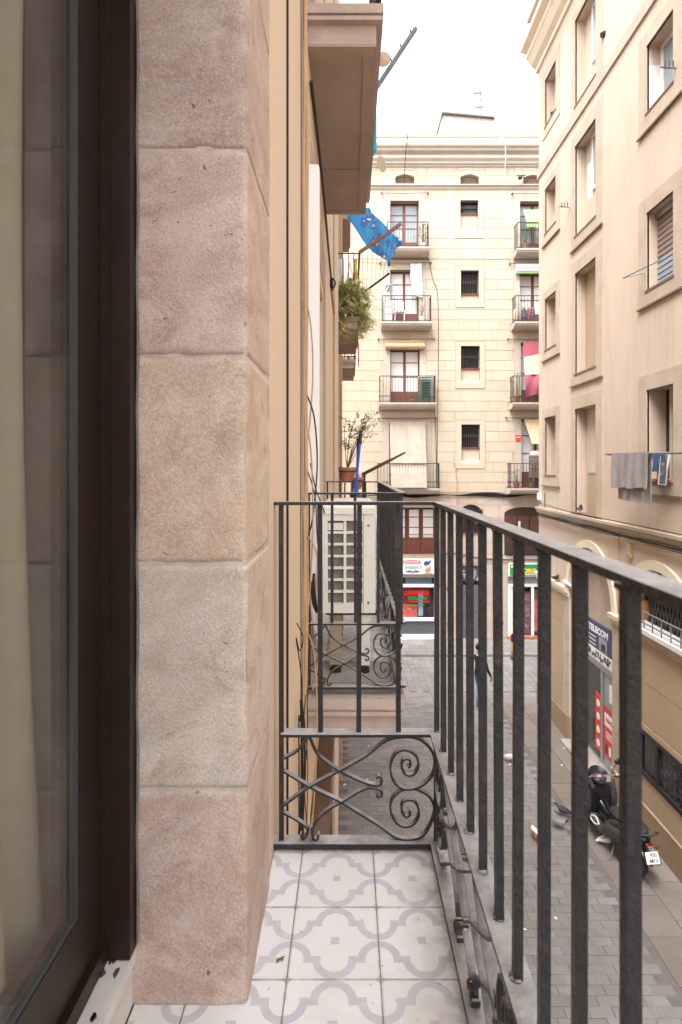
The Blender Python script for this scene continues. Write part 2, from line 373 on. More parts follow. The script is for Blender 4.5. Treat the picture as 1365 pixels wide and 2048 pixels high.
class MB:
    def __init__(s): s.v = []; s.f = []; s.mi = []; s.cur = 0
    def add(s, vs, fs):
        b = len(s.v); s.v += [Vector(v) for v in vs]; s.f += [tuple(b + i for i in f) for f in fs]; s.mi += [s.cur] * len(fs); return s
    def box(s, x0, x1, y0, y1, z0, z1):
        vs = [(x0, y0, z0), (x1, y0, z0), (x1, y1, z0), (x0, y1, z0), (x0, y0, z1), (x1, y0, z1), (x1, y1, z1), (x0, y1, z1)]
        return s.add(vs, [(0, 3, 2, 1), (4, 5, 6, 7), (0, 1, 5, 4), (1, 2, 6, 5), (2, 3, 7, 6), (3, 0, 4, 7)])
    def tube(s, pts, r, n=6, r2=None):
        P = [Vector(p) for p in pts]; rings = []
        up = Vector((0.31, 0.17, 0.93))
        for i, p in enumerate(P):
            d = (P[min(i + 1, len(P) - 1)] - P[max(i - 1, 0)]).normalized()
            a = d.cross(up); a = a.normalized() if a.length > 1e-5 else Vector((1, 0, 0)); b = d.cross(a).normalized()
            rr = r if r2 is None else r + (r2 - r) * i / max(1, len(P) - 1)
            rings.append([p + (a * math.cos(2 * math.pi * k / n) + b * math.sin(2 * math.pi * k / n)) * rr for k in range(n)])
        vs = [v for rg in rings for v in rg]; fs = []
        for i in range(len(P) - 1):
            for k in range(n):
                fs.append((i * n + k, i * n + (k + 1) % n, (i + 1) * n + (k + 1) % n, (i + 1) * n + k))
        fs += [tuple(range(n))[::-1], tuple((len(P) - 1) * n + k for k in range(n))]
        return s.add(vs, fs)
    def ribbon(s, pts, nrm, w, t):
        """flat bar bent along a path: w along nrm, t across"""
        P = [Vector(p) for p in pts]; nrm = Vector(nrm).normalized(); vs = []; fs = []
        for i, p in enumerate(P):
            d = (P[min(i + 1, len(P) - 1)] - P[max(i - 1, 0)]).normalized(); q = d.cross(nrm).normalized()
            for a, b in ((-1, -1), (1, -1), (1, 1), (-1, 1)): vs.append(p + nrm * (a * w / 2) + q * (b * t / 2))
        for i in range(len(P) - 1):
            for k in range(4): fs.append((i * 4 + k, i * 4 + (k + 1) % 4, i * 4 + 4 + (k + 1) % 4, i * 4 + 4 + k))
        e = (len(P) - 1) * 4; fs += [(3, 2, 1, 0), (e, e + 1, e + 2, e + 3)]
        return s.add(vs, fs)
    def prism(s, prof, axis, lo, hi):
        """polygon extruded along an axis; prof are the two other coordinates in xyz order"""
        n = len(prof); vs = []
        for c in (lo, hi):
            for a, b in prof:
                vs.append({'x': (c, a, b), 'y': (a, c, b), 'z': (a, b, c)}[axis])
        fs = [tuple(range(n)), tuple(range(2 * n - 1, n - 1, -1))] + [(i, n + i, n + (i + 1) % n, (i + 1) % n) for i in range(n)]
        return s.add(vs, fs)
    def loft(s, rings, cap=True):
        n = len(rings[0]); vs = [v for r in rings for v in r]; fs = []
        for i in range(len(rings) - 1):
            for k in range(n): fs.append((i * n + k, i * n + (k + 1) % n, (i + 1) * n + (k + 1) % n, (i + 1) * n + k))
        if cap: fs += [tuple(range(n))[::-1], tuple((len(rings) - 1) * n + k for k in range(n))]
        return s.add(vs, fs)
    def lathe(s, prof, c=(0, 0, 0), n=16, axis='z'):
        rings = []
        for r, h in prof:
            rg = []
            for k in range(n):
                a = 2 * math.pi * k / n; x, y = r * math.cos(a), r * math.sin(a)
                q = {'z': (x, y, h), 'x': (h, x, y), 'y': (x, h, -y)}[axis]
                rg.append(Vector(c) + Vector(q))
            rings.append(rg)
        return s.loft(rings)
    def ball(s, c, r, n=10, m=7):
        rx, ry, rz = r if isinstance(r, tuple) else (r, r, r)
        rings = []
        for j in range(m + 1):
            a = math.pi * (j + .02) / (m + .04) - math.pi / 2
            rings.append([(c[0] + rx * math.cos(a) * math.cos(2 * math.pi * k / n), c[1] + ry * math.cos(a) * math.sin(2 * math.pi * k / n), c[2] + rz * math.sin(a)) for k in range(n)])
        return s.loft(rings)
    def build(s, name, m, parent=None, smooth=False, local=False):
        o_ = off(parent) if not local else Vector((0, 0, 0))
        me = bpy.data.meshes.new(name)
        me.from_pydata([tuple(v - o_) for v in s.v], [], s.f)
        ms = m if isinstance(m, (list, tuple)) else [m]
        for q in ms: me.materials.append(q)
        if len(ms) > 1: me.polygons.foreach_set('material_index', s.mi)
        bm = bmesh.new(); bm.from_mesh(me); bmesh.ops.recalc_face_normals(bm, faces=bm.faces); bm.to_mesh(me); bm.free()
        if smooth: me.polygons.foreach_set('use_smooth', [True] * len(me.polygons)); me.set_sharp_from_angle(angle=R(40))
        me.update()
        o = bpy.data.objects.new(name, me); COL.objects.link(o)
        if parent is not None: o.parent = parent; OFF[o.name] = off(parent) if not local else Vector((0, 0, 0))
        return o
UC = {}
def ubox(name, m, parent, x0, x1, y0, y1, z0, z1):
    """a box as its own object on shared mesh data"""
    if m.name not in UC:
        mb = MB(); mb.box(-.5, .5, -.5, .5, -.5, .5); o = mb.build('unit_block', m); UC[m.name] = o.data; bpy.data.objects.remove(o)
    o = bpy.data.objects.new(name, UC[m.name]); COL.objects.link(o)
    c = Vector(((x0 + x1) / 2, (y0 + y1) / 2, (z0 + z1) / 2)) - off(parent)
    o.location = c; o.scale = (abs(x1 - x0), abs(y1 - y0), abs(z1 - z0))
    if parent is not None: o.parent = parent
    if name == 'bar': o.rotation_euler = (random.uniform(-.004, .004), random.uniform(-.004, .004), random.uniform(-.06, .06))
    return o
def box(name, m, parent, *b): return MB().box(*b).build(name, m, parent)
def cells(u0, u1, z0, z1, ops):
    """rectangle minus rectangular openings -> rectangles"""
    us = sorted({u0, u1, *[c for o in ops for c in o[:2] if u0 < c < u1]}); out = []
    for a, b in zip(us, us[1:]):
        cuts = sorted([(max(o[2], z0), min(o[3], z1)) for o in ops if o[0] <= a + 1e-6 and o[1] >= b - 1e-6 and o[3] > z0 and o[2] < z1]); z = z0
        for c0, c1 in cuts:
            if c0 > z + 1e-5: out.append((a, b, z, c0))
            z = max(z, c1)
        if z < z1 - 1e-5: out.append((a, b, z, z1))
    return out
FONTS = {}
def text(s, m, parent, loc, size, facing='-y', name='lettering', extrude=.002, width=None, align='LEFT', bold=.0):
    cu = bpy.data.curves.new(name, 'FONT'); cu.body = s; cu.size = size; cu.extrude = extrude; cu.align_x = align; cu.offset = bold
    cu.resolution_u = 3
    o = bpy.data.objects.new(name, cu); COL.objects.link(o); cu.materials.append(m)
    if facing == '-y': Mx = Matrix(((1, 0, 0), (0, 0, -1), (0, 1, 0)))
    else: Mx = Matrix(((0, 0, -1), (-1, 0, 0), (0, 1, 0)))
    o.rotation_euler = Mx.to_euler(); o.location = Vector(loc) - off(parent); o.parent = parent
    if width:
        bpy.context.view_layer.update(); wd = o.dimensions.x
        if wd > 1e-4: o.scale.x = width / wd
    bpy.context.view_layer.update()
    me = bpy.data.meshes.new_from_object(o.evaluated_get(bpy.context.evaluated_depsgraph_get())); q = bpy.data.objects.new(name, me); COL.objects.link(q)
    q.parent = parent; q.location = o.location; q.rotation_euler = o.rotation_euler; q.scale = o.scale; bpy.data.objects.remove(o)
    return q
def squiggle(mb, pts, plane, r=.006, t=.0):
    mb.tube(pts, r, 4)
def copy_tree(o, dx, parent=None):
    c = o.copy(); COL.objects.link(c)
    if parent is None: c.location = Vector(o.location) + Vector(dx)
    else: c.parent = parent
    OFF[c.name] = off(o) + Vector(dx)
    for ch in list(o.children): copy_tree(ch, dx, c)
    return c
def cloth(name, m, parent, fn, nu=14, nv=12, thick=.004, local=False):
    """thin solid sheet from a surface function fn(u,v)"""
    mb = MB(); g = [[Vector(fn(i / nu, j / nv)) for j in range(nv + 1)] for i in range(nu + 1)]
    nr = []
    for i in range(nu + 1):
        row = []
        for j in range(nv + 1):
            du = g[min(i + 1, nu)][j] - g[max(i - 1, 0)][j]; dv = g[i][min(j + 1, nv)] - g[i][max(j - 1, 0)]
            q = du.cross(dv); row.append(q.normalized() if q.length > 1e-9 else Vector((0, 1, 0)))
        nr.append(row)
    W_ = nv + 1; N = (nu + 1) * W_
    vs = [g[i][j] + nr[i][j] * thick / 2 for i in range(nu + 1) for j in range(W_)] + [g[i][j] - nr[i][j] * thick / 2 for i in range(nu + 1) for j in range(W_)]
    fs = []
    for i in range(nu):
        for j in range(nv):
            a, b, c, d = i * W_ + j, (i + 1) * W_ + j, (i + 1) * W_ + j + 1, i * W_ + j + 1
            fs += [(a, b, c, d), (N + a, N + d, N + c, N + b)]
    ed = [(i * W_, (i + 1) * W_) for i in range(nu)] + [(i * W_ + nv, (i + 1) * W_ + nv) for i in range(nu)] + [(j, j + 1) for j in range(nv)] + [(nu * W_ + j, nu * W_ + j + 1) for j in range(nv)]
    fs += [(a, b, N + b, N + a) for a, b in ed]
    mb.add(vs, fs); return mb.build(name, m, parent, smooth=True, local=local)
def hz(v): return CZ + v          # height relative to the eye

# ------------------------------------------------------------------ street
def structure(o): o['kind'] = 'structure'; return o
structure(box('ground', ground_m, None, -60, 60, -60, 90, -.6, -.016))
street = root('street', (0, 0, 0), 'narrow alley paved with grey stone setts', None); street['kind'] = 'structure'; del street['label']
def bev_slab(name, m, L, W, H, b=.006):
    mb = MB(); x, y = L / 2, W / 2
    rings = [[(-x, -y, -H), (x, -y, -H), (x, y, -H), (-x, y, -H)], [(-x, -y, -b), (x, -y, -b), (x, y, -b), (-x, y, -b)],
             [(-x + b, -y + b, 0), (x - b, -y + b, 0), (x - b, y - b, 0), (-x + b, y - b, 0)]]
    mb.loft(rings); o = mb.build(name, m); me = o.data; bpy.data.objects.remove(o); return me, rings
def lay(rows, me, rings, name, m, key, lim=300):
    """stones as objects where they show largest, the rest as one mesh"""
    rows.sort(key=key)
    for (x, y, z, rx, ry) in rows[:lim]:
        o = bpy.data.objects.new(name, me); COL.objects.link(o); o.parent = street
        o.location = (x, y, z); o.rotation_euler = (rx, ry, random.uniform(-.006, .006))
    if len(rows) > lim:
        mb = MB()
        for (x, y, z, rx, ry) in rows[lim:]:
            mb.loft([[Vector(p) + Vector((x, y, z + p[0] * -ry + p[1] * rx)) for p in rg] for rg in rings])
        o = mb.build('distant_' + name + 's', m, street); o['kind'] = 'stuff'
pl, pw = .30, .15
me, rg = bev_slab('paver', paver_m, pl - .005, pw - .005, .05, .004)
rows = []
y = 5.0; i = 0
while y < 16.2:
    x = -.2 + (0 if i % 2 else pl / 2) + random.uniform(-.02, .02)
    while x + pl / 2 < 4.25:
        if x - pl / 2 > -.23: rows.append((x + random.uniform(-.003, .003), y + pw / 2, random.uniform(-.006, .002), random.uniform(-.010, .010), random.uniform(-.010, .010)))
        x += pl
    y += pw; i += 1
def vis(r):
    px = 700 + F * r[0] / r[1]; py = 935 + F * CZ / r[1]
    return (0 if 640 < px < 1365 and py < 2060 else 50) + r[1]
lay(rows, me, rg, 'paver', paver_m, vis)
# long brownish slabs along the opposite house
me, rg = bev_slab('edge_slab', slab_br, .56, .78, .05)
rows = []
for i in range(15):
    for k in range(2):
        rows.append((4.25 + .285 + k * .57, 5.0 + .39 + i * .79 + (.3 if k else 0), random.uniform(-.005, .001), random.uniform(-.004, .004), random.uniform(-.004, .004)))
lay(rows, me, rg, 'edge_slab', slab_br, vis)
# cross street: smooth band, diagonal setts, kerb, far pavement
me, rg = bev_slab('band_slab', slab_m, .79, .39, .05)
lay([(-5.6 + .4 + i * .8, 16.42 + k * .4, random.uniform(-.003, .001), 0, 0) for i in range(24) for k in range(2)], me, rg, 'band_slab', slab_m, vis)
me, rg = bev_slab('sett', slab_m, .195, .39, .05)
rows = []
for i in range(96):
    for k in range(8):
        rows.append((-5.6 + .1 + i * .2, 17.02 + .2 + k * .4 + (.2 if i % 2 else 0) - (.1 if i % 2 else 0), random.uniform(-.004, .002), random.uniform(-.006, .006), random.uniform(-.006, .006)))
lay(rows, me, rg, 'sett', slab_m, vis)
me, rg = bev_slab('kerb_stone', slab_m, .98, .26, .2, .015)
lay([(-5.5 + i, 20.32, .10, 0, 0) for i in range(20)], me, rg, 'kerb_stone', slab_m, vis)
me, rg = bev_slab('pavement_slab', slab_m, .595, .395, .05)
lay([(-5.6 + .3 + i * .6, 20.66 + k * .4, .10 + random.uniform(-.002, .001), 0, 0) for i in range(32) for k in range(4)], me, rg, 'pavement_slab', slab_m, vis)
structure(box('pavement', ground_m, None, -20, 22, 20.25, 23.5, -.1, .082))

# ------------------------------------------------------------------ the far building across the end of the alley
YF = 22.0; SF = YF / F
def fx(p): return (p - 700) * SF
def fz(p): return CZ + (935 - p) * SF
far = root('apartment_building', (fx(900), YF, .08), 'cream apartment house with incised blocks closing the end of the alley', 'building', 'apartment houses')
def foa(x0, x1, y0, y1): return (fx(x0), fx(x1), fz(y1), fz(y0))
DOORS = [(781, 838, 402, 505), (781, 838, 540, 651), (781, 840, 698, 808), (779, 850, 845, 977)]
DOORS_R = [(1040, 1098, 403, 507), (1040, 1098, 545, 651), (1042, 1100, 685, 808), (1043, 1106, 838, 977)]
WINS = [(921, 957, 401, 428, 466), (922, 958, 541, 589, 604), (922, 960, 692, 738, 766), (923, 960, 849, 897, 926)]
ATT = [(791, 829, 349, 368), (921, 958, 349, 370), (1048, 1086, 350, 371)]
MEZ = [(788, 872, 1015, 1110), (1010, 1090, 1024, 1110)]
SHOPS = [(783, 872, 1155, 1279), (921, 968, 1131, 1279), (1016, 1090, 1154, 1279)]
ops = [foa(*d) for d in DOORS + DOORS_R + ATT + MEZ + SHOPS] + [foa(a, b, c, e) for a, b, c, d, e in WINS] + [foa(918, 966, 1024, 1066)]
mb = MB()
for a, b, c, d in cells(-9.0, 11.0, .08, fz(318), ops): mb.box(a, b, YF, YF + .4, c, d)
mb.box(-9, 11, YF + .9, YF + 1.2, .08, fz(300))
mb.box(-9.0, -8.7, YF + .4, YF + .9, .08, fz(318)); mb.box(10.7, 11, YF + .4, YF + .9, .08, fz(318))
mb.box(-9, 11, YF + .4, YF + .9, fz(318) - .2, fz(318) - .003)
mb.build('wall', wall_f, far)
# incised blocks, course by course, stopping at openings and stone surrounds
SUR = []
for (a, b, c, d) in DOORS + DOORS_R: SUR.append((a - 13, b + 13, c - 10, d))
for (a, b, c, d, e) in WINS: SUR.append((a - 11, b + 11, c - 9, e + 12))
for (a, b, c, d) in ATT: SUR.append((a - 4, b + 4, c - 8, d + 3))
keep = [foa(*s) for s in SUR] + [foa(764, 857, 500, 520), foa(760, 863, 648, 664), foa(755, 871, 806, 821), foa(751, 879, 974, 991), foa(1020, 1130, 504, 520), foa(1020, 1130, 648, 664), foa(1015, 1130, 806, 822), foa(1011, 1130, 974, 991)]
blocks = []
ch = 20.3 * SF; z = fz(985); i = 0
while z < fz(380) - .02:
    z1 = min(z + ch, fz(380))
    for a, b, c, d in cells(fx(660), fx(1092), z, z1, [k for k in keep if k[2] < z1 and k[3] > z]):
        x = a - (random.uniform(.1, .8)); first = True
        while x < b - .02:
            L = random.uniform(.62, .98); l0 = max(a, x); l1 = min(b, x + L)
            if l1 - l0 > .10: blocks.append((l0 + .008, l1 - .008, c + .008, d - .008))
            x += L
    z = z1; i += 1
z = fz(371); ch2 = 18 * SF
for zz in (fz(371), fz(352)):
    for a, b, c, d in cells(fx(660), fx(1092), zz, min(zz + 19 * SF, fz(335)), [k for k in keep]):
        x = a
        while x < b - .02:
            L = random.uniform(.7, 1.1); l1 = min(b, x + L)
            if l1 - x > .1 and d - c > .08: blocks.append((x + .006, l1 - .006, c + .006, d - .006))
            x += L
# stone courses of the mezzanine and shop piers
zz = fz(1111); mezops = [foa(*d) for d in MEZ] + [foa(916, 968, 1008, 1066)]
for (z0, z1) in [(fz(1108) + k * .47, fz(1108) + (k + 1) * .47 - .0) for k in range(5)]:
    for a, b, c, d in cells(fx(660), fx(1092), z0, min(z1, fz(993)), mezops):
        x = a
        while x < b - .02:
            L = random.uniform(.5, .8); l1 = min(b, x + L)
            if l1 - x > .12 and d - c > .05: blocks.append((x + .006, l1 - .006, c + .006, d - .006))
            x += L
for (pa, pb) in ((700, 781), (875, 918), (971, 1013)):
    z = .12; k = 0
    while z < fz(1112):
        z1 = min(z + .42, fz(1112)); m_ = (pa + pb) / 2 + (8 if k % 2 else -8)
        for (qa, qb) in ((pa, m_), (m_, pb)): blocks.append((fx(qa) + .005, fx(qb) - .005, z + .006, z1 - .006))
        z = z1; k += 1
blocks.sort(key=lambda q: -(q[1] - q[0]) * (q[3] - q[2]) * (1 if q[0] < fx(1076) and q[1] > fx(690) else .01))
for (a, b, c, d) in blocks[:300]:
    stn = d < fz(993)
    ubox('block', random.choice((quoin_f, trim_f)) if stn else random.choice((plaster_f, plaster_f, plaster_f2, plaster_f3)), far, a, b, YF - .012 - random.uniform(0, .002), YF + .02, c, d)
mb = MB()
for (a, b, c, d) in blocks[300:]: mb.box(a, b, YF - .012, YF + .02, c, d)
if mb.v: mb.build('smaller_blocks', plaster_f, far)['kind'] = 'stuff'
# cornice and parapet
def band(name, y0, y1, prj, m=cornice_f, x0=-9.2, x1=11.2): return box(name, m, far, x0, x1, YF - prj, YF + .35, fz(y1), fz(y0))
prof = [(334, .05), (330, .05), (330, .12), (326, .14), (322, .24), (318, .26), (318, .10), (311, .12), (309, .30), (305, .32), (303, .42), (299, .45), (298, .45)]
mb = MB(); mb.prism([(YF - p, fz(yy)) for yy, p in prof] + [(YF + .38, fz(298)), (YF + .38, fz(334))], 'x', -9.2, 11.2); mb.build('cornice', cornice_f, far)
band('parapet', 276, 297.9, .05); band('coping', 273, 275.9, .09, quoin_f)
prof = [(380, .03), (377, .06), (375, .06), (373, .12), (371, .12)]
mb = MB(); mb.prism([(YF - p, fz(yy)) for yy, p in prof] + [(YF - .013, fz(371)), (YF - .013, fz(380))], 'x', -9, 11); mb.build('string_course', trim_f, far)
# rooftop hut with a sloping slab
SH = (YF + 1.0) / F
def hx(p): return (p - 700) * SH
def hq(p): return CZ + (935 - p) * SH
hut_m = mat('greyish_limewash', (.56, .52, .49), .9, .08, 1.2, .2, 40, .004, stain=(.44, .39, .35), streak=.4)
mb = MB(); mb.prism([(hx(885), hq(285)), (hx(987), hq(285)), (hx(987), hq(238)), (hx(887), hq(229))], 'y', YF + 1.0, YF + 3.5); mb.build('roof_hut', hut_m, far)
mb = MB(); mb.prism([(hx(884), hq(229.5)), (hx(989), hq(238.5)), (hx(989), hq(236)), (hx(884), hq(226))], 'y', YF + .9, YF + 3.6); mb.build('hut_roof', mat('dark_roof_edge', (.13, .11, .10), .9, .2, 6, .2, 40), far)
mb = MB(); mb.prism([(hx(872), hq(285)), (hx(884.5), hq(285)), (hx(886), hq(230))], 'y', YF + 1.05, YF + 3.4); mb.build('hut_slope', hut_m, far)
box('roof_deck', cement, far, -9, 11, YF + .36, YF + 12, fz(300) - .2, fz(300))
ant = root('roof_antenna', (fx(962), YF + 1.6, fz(238) + .4), 'thin television antenna standing on the rooftop hut', 'antenna')
mb = MB(); X0 = (962 - 700) * (YF + 1.6) / F; mb.tube([(X0, YF + 1.6, fz(238) + .4), (X0, YF + 1.6, fz(178) + 1.05)], .012, 5); mb.build('mast', metal_dull, ant)
mb = MB()
for yy, l in ((184, .28), (214, .2)):
    mb.tube([(X0 - l, YF + 1.6, fz(yy) + 1.0), (X0 + .06, YF + 1.6, fz(yy) + 1.0)], .016, 5)
    for k in range(5): mb.tube([(X0 - l + k * .07, YF + 1.45, fz(yy) + 1.0), (X0 - l + k * .07, YF + 1.75, fz(yy) + 1.0)], .014, 4)
mb.ball((X0, YF + 1.58, fz(199) + 1.0), .035); mb.build('aerial', metal_dull, ant)

def far_surround(x0, x1, y0, y1, nm, m=trim_f, side=13, top=10, bot=0):
    mb = MB(); a, b, c, d = foa(x0, x1, y0, y1); A, B, C_, D = foa(x0 - side, x1 + side, y0 - top, y1 + bot)
    mb.box(A, a, YF - .03, YF + .05, C_, D); mb.box(b, B, YF - .03, YF + .05, C_, D); mb.box(a, b, YF - .03, YF + .05, d, D)
    if bot: mb.box(a, b, YF - .03, YF + .05, C_, c)
    return mb.build(nm, m, far)
def far_door(d, style):
    x0, x1, y0, y1 = d
    s = far_surround(x0, x1, y0, y1, 'door_surround', trim_f)
    a, b, c, e = foa(*d)
    # weathered quoin stones beside the opening
    fr = MB(); t = .05; Yd = YF + .22
    fr.box(a, a + t, Yd, Yd + .07, c, e); fr.box(b - t, b, Yd, Yd + .07, c, e); fr.box(a + t, b - t, Yd, Yd + .07, e - t * 1.5, e)
    mid = (a + b) / 2
    fr.box(mid - .05, mid + .05, Yd - .01, Yd + .06, c, e - t * 1.5)
    zk = c + (e - c) * .24
    for q0, q1 in ((a + t, mid - .05), (mid + .05, b - t)):
        fr.box(q0, q1, Yd + .005, Yd + .05, c, zk)
        if style != 'full':
            for fz_ in (.5, .76): fr.box(q0, q1, Yd + .005, Yd + .04, c + (e - c) * fz_, c + (e - c) * fz_ + .03)
    f = fr.build('balcony_door', wood_red, far)
    for q0, q1 in ((a + t, mid - .05), (mid + .05, b - t)):
        box('pane', pane_white if style != 'refl' else pane_refl, f, q0, q1, Yd + .02, Yd + .03, zk, e - t * 1.5)
    return s
for d, st in zip(DOORS, ('refl', 'bar', 'bar', 'bar')): far_door(d, st)
for d, st in zip(DOORS_R, ('refl', 'bar', 'bar', 'bar')): far_door(d, st)
for x0, x1, y0, y1, y2 in WINS:
    s = far_surround(x0, x1, y0, y2, 'window_surround', plaster_f, 10, 8, 11)
    a, b, c, d = foa(x0, x1, y0, y1)
    box('window_back', glass_dark, s, a, b, YF + .2, YF + .25, c, d)
    box('apron', plaster_f3, s, a, b, YF + .10, YF + .25, fz(y2), c - .001)
    box('sill', wood_red, s, a, b, YF + .05, YF + .2, c + .001, c + .05)
    mb = MB()
    for k in range(8): xx = a + (b - a) * (k + .5) / 8; mb.tube([(xx, YF + .12, c + .05), (xx, YF + .12, d)], .0075, 5)
    for zz in (c + (d - c) * .5, c + (d - c) * .56): mb.box(a, b, YF + .112, YF + .128, zz, zz + .02)
    mb.build('grille', iron_far, s)
    box('ledge', marble if y2 - y1 > 20 else plaster_f2, s, a, b, YF - .02, YF + .1, fz(y2) - .001, fz(y2) + .07)
for x0, x1, y0, y1 in ATT:
    s = far_surround(x0, x1, y0, y1, 'attic_window', plaster_f2, 3, 7, 2)
    a, b, c, d = foa(x0, x1, y0, y1)
    box('inner_wall', plaster_f3, s, a, b, YF + .2, YF + .3, c, d)
    box('shutter', wood_grey if x0 != 921 else wood_brown, s, a, b, YF + .12, YF + .2, c, c + (d - c) * .62)
    n = 8; mb = MB(); pr = [(a, d), (b, d)] + [(b - (b - a) * k / n, d - .10 * (1 - math.sin(math.pi * k / n))) for k in range(n + 1)]
    mb.prism([(p, q) for p, q in pr], 'y', YF - .029, YF + .19); mb.build('arch_head', plaster_f2, s)

# mezzanine openings
def rb(name, m, p, x0, x1, y0, y1, ya, yb): return box(name, m, p, fx(x0), fx(x1), YF + ya, YF + yb, fz(y1), fz(y0))
mz = rb('mezzanine_door_back', shop_dark, far, 788, 872, 1015, 1110, .30, .38)
for x0, x1 in ((788, 815), (815, 843), (843, 872)):
    d = rb('mezzanine_door', wood_red, far, x0 + .6, x1 - .6, 1016, 1110, .20, .28)
    for y0, y1 in ((1020, 1034), (1036, 1055), (1057, 1076)): rb('pane', pane_white, d, x0 + 5, x1 - 4, y0, y1, .19, .205)
s = far_surround(788, 872, 1015, 1110, 'mezzanine_surround', trim_f, 5, 5)
def arched(name, x0, x1, ytop, yspr, m, inner):
    n = 14; cx = (x0 + x1) / 2; rx = (x1 - x0) / 2; pr = []
    for k in range(n + 1):
        t = math.pi * k / n; pr.append((fx(cx - rx * math.cos(t)), fz(yspr - (yspr - ytop) * math.sin(t))))
    mb = MB(); mb.prism(pr + [(fx(x1), fz(inner)), (fx(x0), fz(inner))], 'y', YF - .014, YF + .02); return mb.build(name, m, far)
a1 = arched('arched_window', 918, 966, 1009, 1030, glass_dark, 1066)
mb = MB()
for k in range(9):
    xx = 920 + k * 5.5; mb.tube(cr([(fx(xx), YF - .03, fz(1065)), (fx(xx + 2), YF - .06, fz(1050)), (fx(xx - 1), YF - .03, fz(1030)), (fx(xx + 1.5), YF - .03, fz(1018))], 3), .012, 4)
mb.build('grille', iron_far, a1)
rb('sill', wood_red, a1, 916, 968, 1064, 1067, -.06, .1)
a2 = arched('arched_gate', 1009, 1091, 1014, 1028, wood_dark, 1110)
for x0, x1 in ((1011, 1033), (1035, 1058), (1060, 1088)): rb('leaf', mat('gate_wood', (.10, .045, .035), .6, .25, 6, .3, 40), a2, x0, x1, 1032, 1108, -.05, -.013)
rb('post', cream_m, a2, 1036, 1040, 1042, 1110, -.09, -.051)

# shops
sb = rb('shop_back', shop_dark, far, 783, 872, 1155, 1279, .32, .4)
shop = root('butcher_sign', (fx(829), YF - .1, fz(1147)), 'white butcher shop signboard with crimson, green and blue lettering', 'sign')
rb('board', sign_white, shop, 782, 874, 1117, 1147, -.14, -.02)
text('CARNISSERIA', ink_red, shop, (fx(788), YF - .1425, fz(1127.3)), .235, width=fx(842) - fx(788), bold=.004)
text('SHABAN II', ink_green, shop, (fx(808), YF - .1425, fz(1136.5)), .19, width=fx(842) - fx(808), bold=.003)
ar = 'مجزرة إسلامية'
mb = MB(); x = 812.0
random.seed(3)
for wd in range(5):
    L = random.uniform(4, 7); p = [(fx(x + L * t), YF - .145, fz(1142.5 + (random.uniform(-2.6, .8) if 0 < t < 1 else 0))) for t in (0, .2, .4, .6, .8, 1)]
    mb.tube(cr(p, 3), .018, 4); x += L * .98
    if wd % 2: mb.tube([(fx(x - 1), YF - .145, fz(1142)), (fx(x - .6), YF - .145, fz(1137.6))], .018, 4)
    mb.ball((fx(x - 3), YF - .144, fz(1138.3 + (wd % 3) * 3)), .016, 6, 4)
mb.build('script_lettering', ink_blue, shop)
mb = MB(); mb.ball((fx(853), YF - .143, fz(1125)), (.11, .012, .08)); mb.tube(cr([(fx(848), YF - .145, fz(1129)), (fx(855), YF - .145, fz(1126)), (fx(861), YF - .145, fz(1120))], 4), .03, 5); mb.build('bird_emblem', ink_blue, shop)
mb = MB(); mb.ball((fx(855), YF - .143, fz(1139)), (.11, .012, .09)); mb.ball((fx(858), YF - .145, fz(1134)), (.05, .012, .05)); mb.tube([(fx(848), YF - .145, fz(1145)), (fx(863), YF - .145, fz(1145))], .02, 4); mb.build('animal_emblem', mat('tan_ink', (.50, .27, .17), .5, .1, 5, 0, 20), shop)
sf = rb('shopfront', white_pvc, far, 783, 872, 1168, 1174.5, .0, .1)
rb('sill_bar', white_pvc, sf, 783, 872, 1236, 1242, -.02, .1); rb('base', white_pvc, sf, 782, 873, 1269, 1281, -.06, .1)
rb('post', white_pvc, sf, 783, 786, 1155, 1281, -.01, .09); rb('post', white_pvc, sf, 869, 873, 1155, 1281, -.01, .09)
rb('lower_panel', mat('slate_panel', (.10, .115, .115), .35, .15, 2, 0, 20), sf, 786, 869, 1242, 1269, .04, .1)
rb('transom_pane', glass_dark, sf, 786, 869, 1155, 1168, .03, .06)
rb('blue_drape', mat('slate_blue_drape', (.10, .14, .20), .8, .2, 8, 0, 20), sf, 812, 864, 1155, 1168, .02, .03)
rb('meat_counter', meat, sf, 790, 836, 1211, 1236, .12, .3)
rb('hanging_cloth', mat('pale_blue_cloth', (.25, .36, .50), .9, .2, 6, 0, 20), sf, 838, 847, 1186, 1233, .10, .14)
rb('back_poster', mat('dim_red_poster', (.25, .03, .035), .6, .3, 3, 0, 20), sf, 792, 862, 1178, 1210, .22, .25)
text('CARNISSERIA', vinyl_red, sf, (fx(808), YF + .05, fz(1190.5)), .24, width=fx(859) - fx(808), name='window_lettering', bold=.006)
text('SHABAN', vinyl_green, sf, (fx(817), YF + .05, fz(1200.5)), .21, width=fx(853) - fx(817), name='window_lettering', bold=.006)
mb = MB(); mb.box(fx(820), fx(858), YF + .045, YF + .055, fz(1205), fz(1203)); mb.build('red_line', vinyl_red, sf)
mb = MB(); mb.box(fx(815), fx(850), YF + .045, YF + .055, fz(1212), fz(1209.5)); mb.build('green_line', vinyl_green, sf)
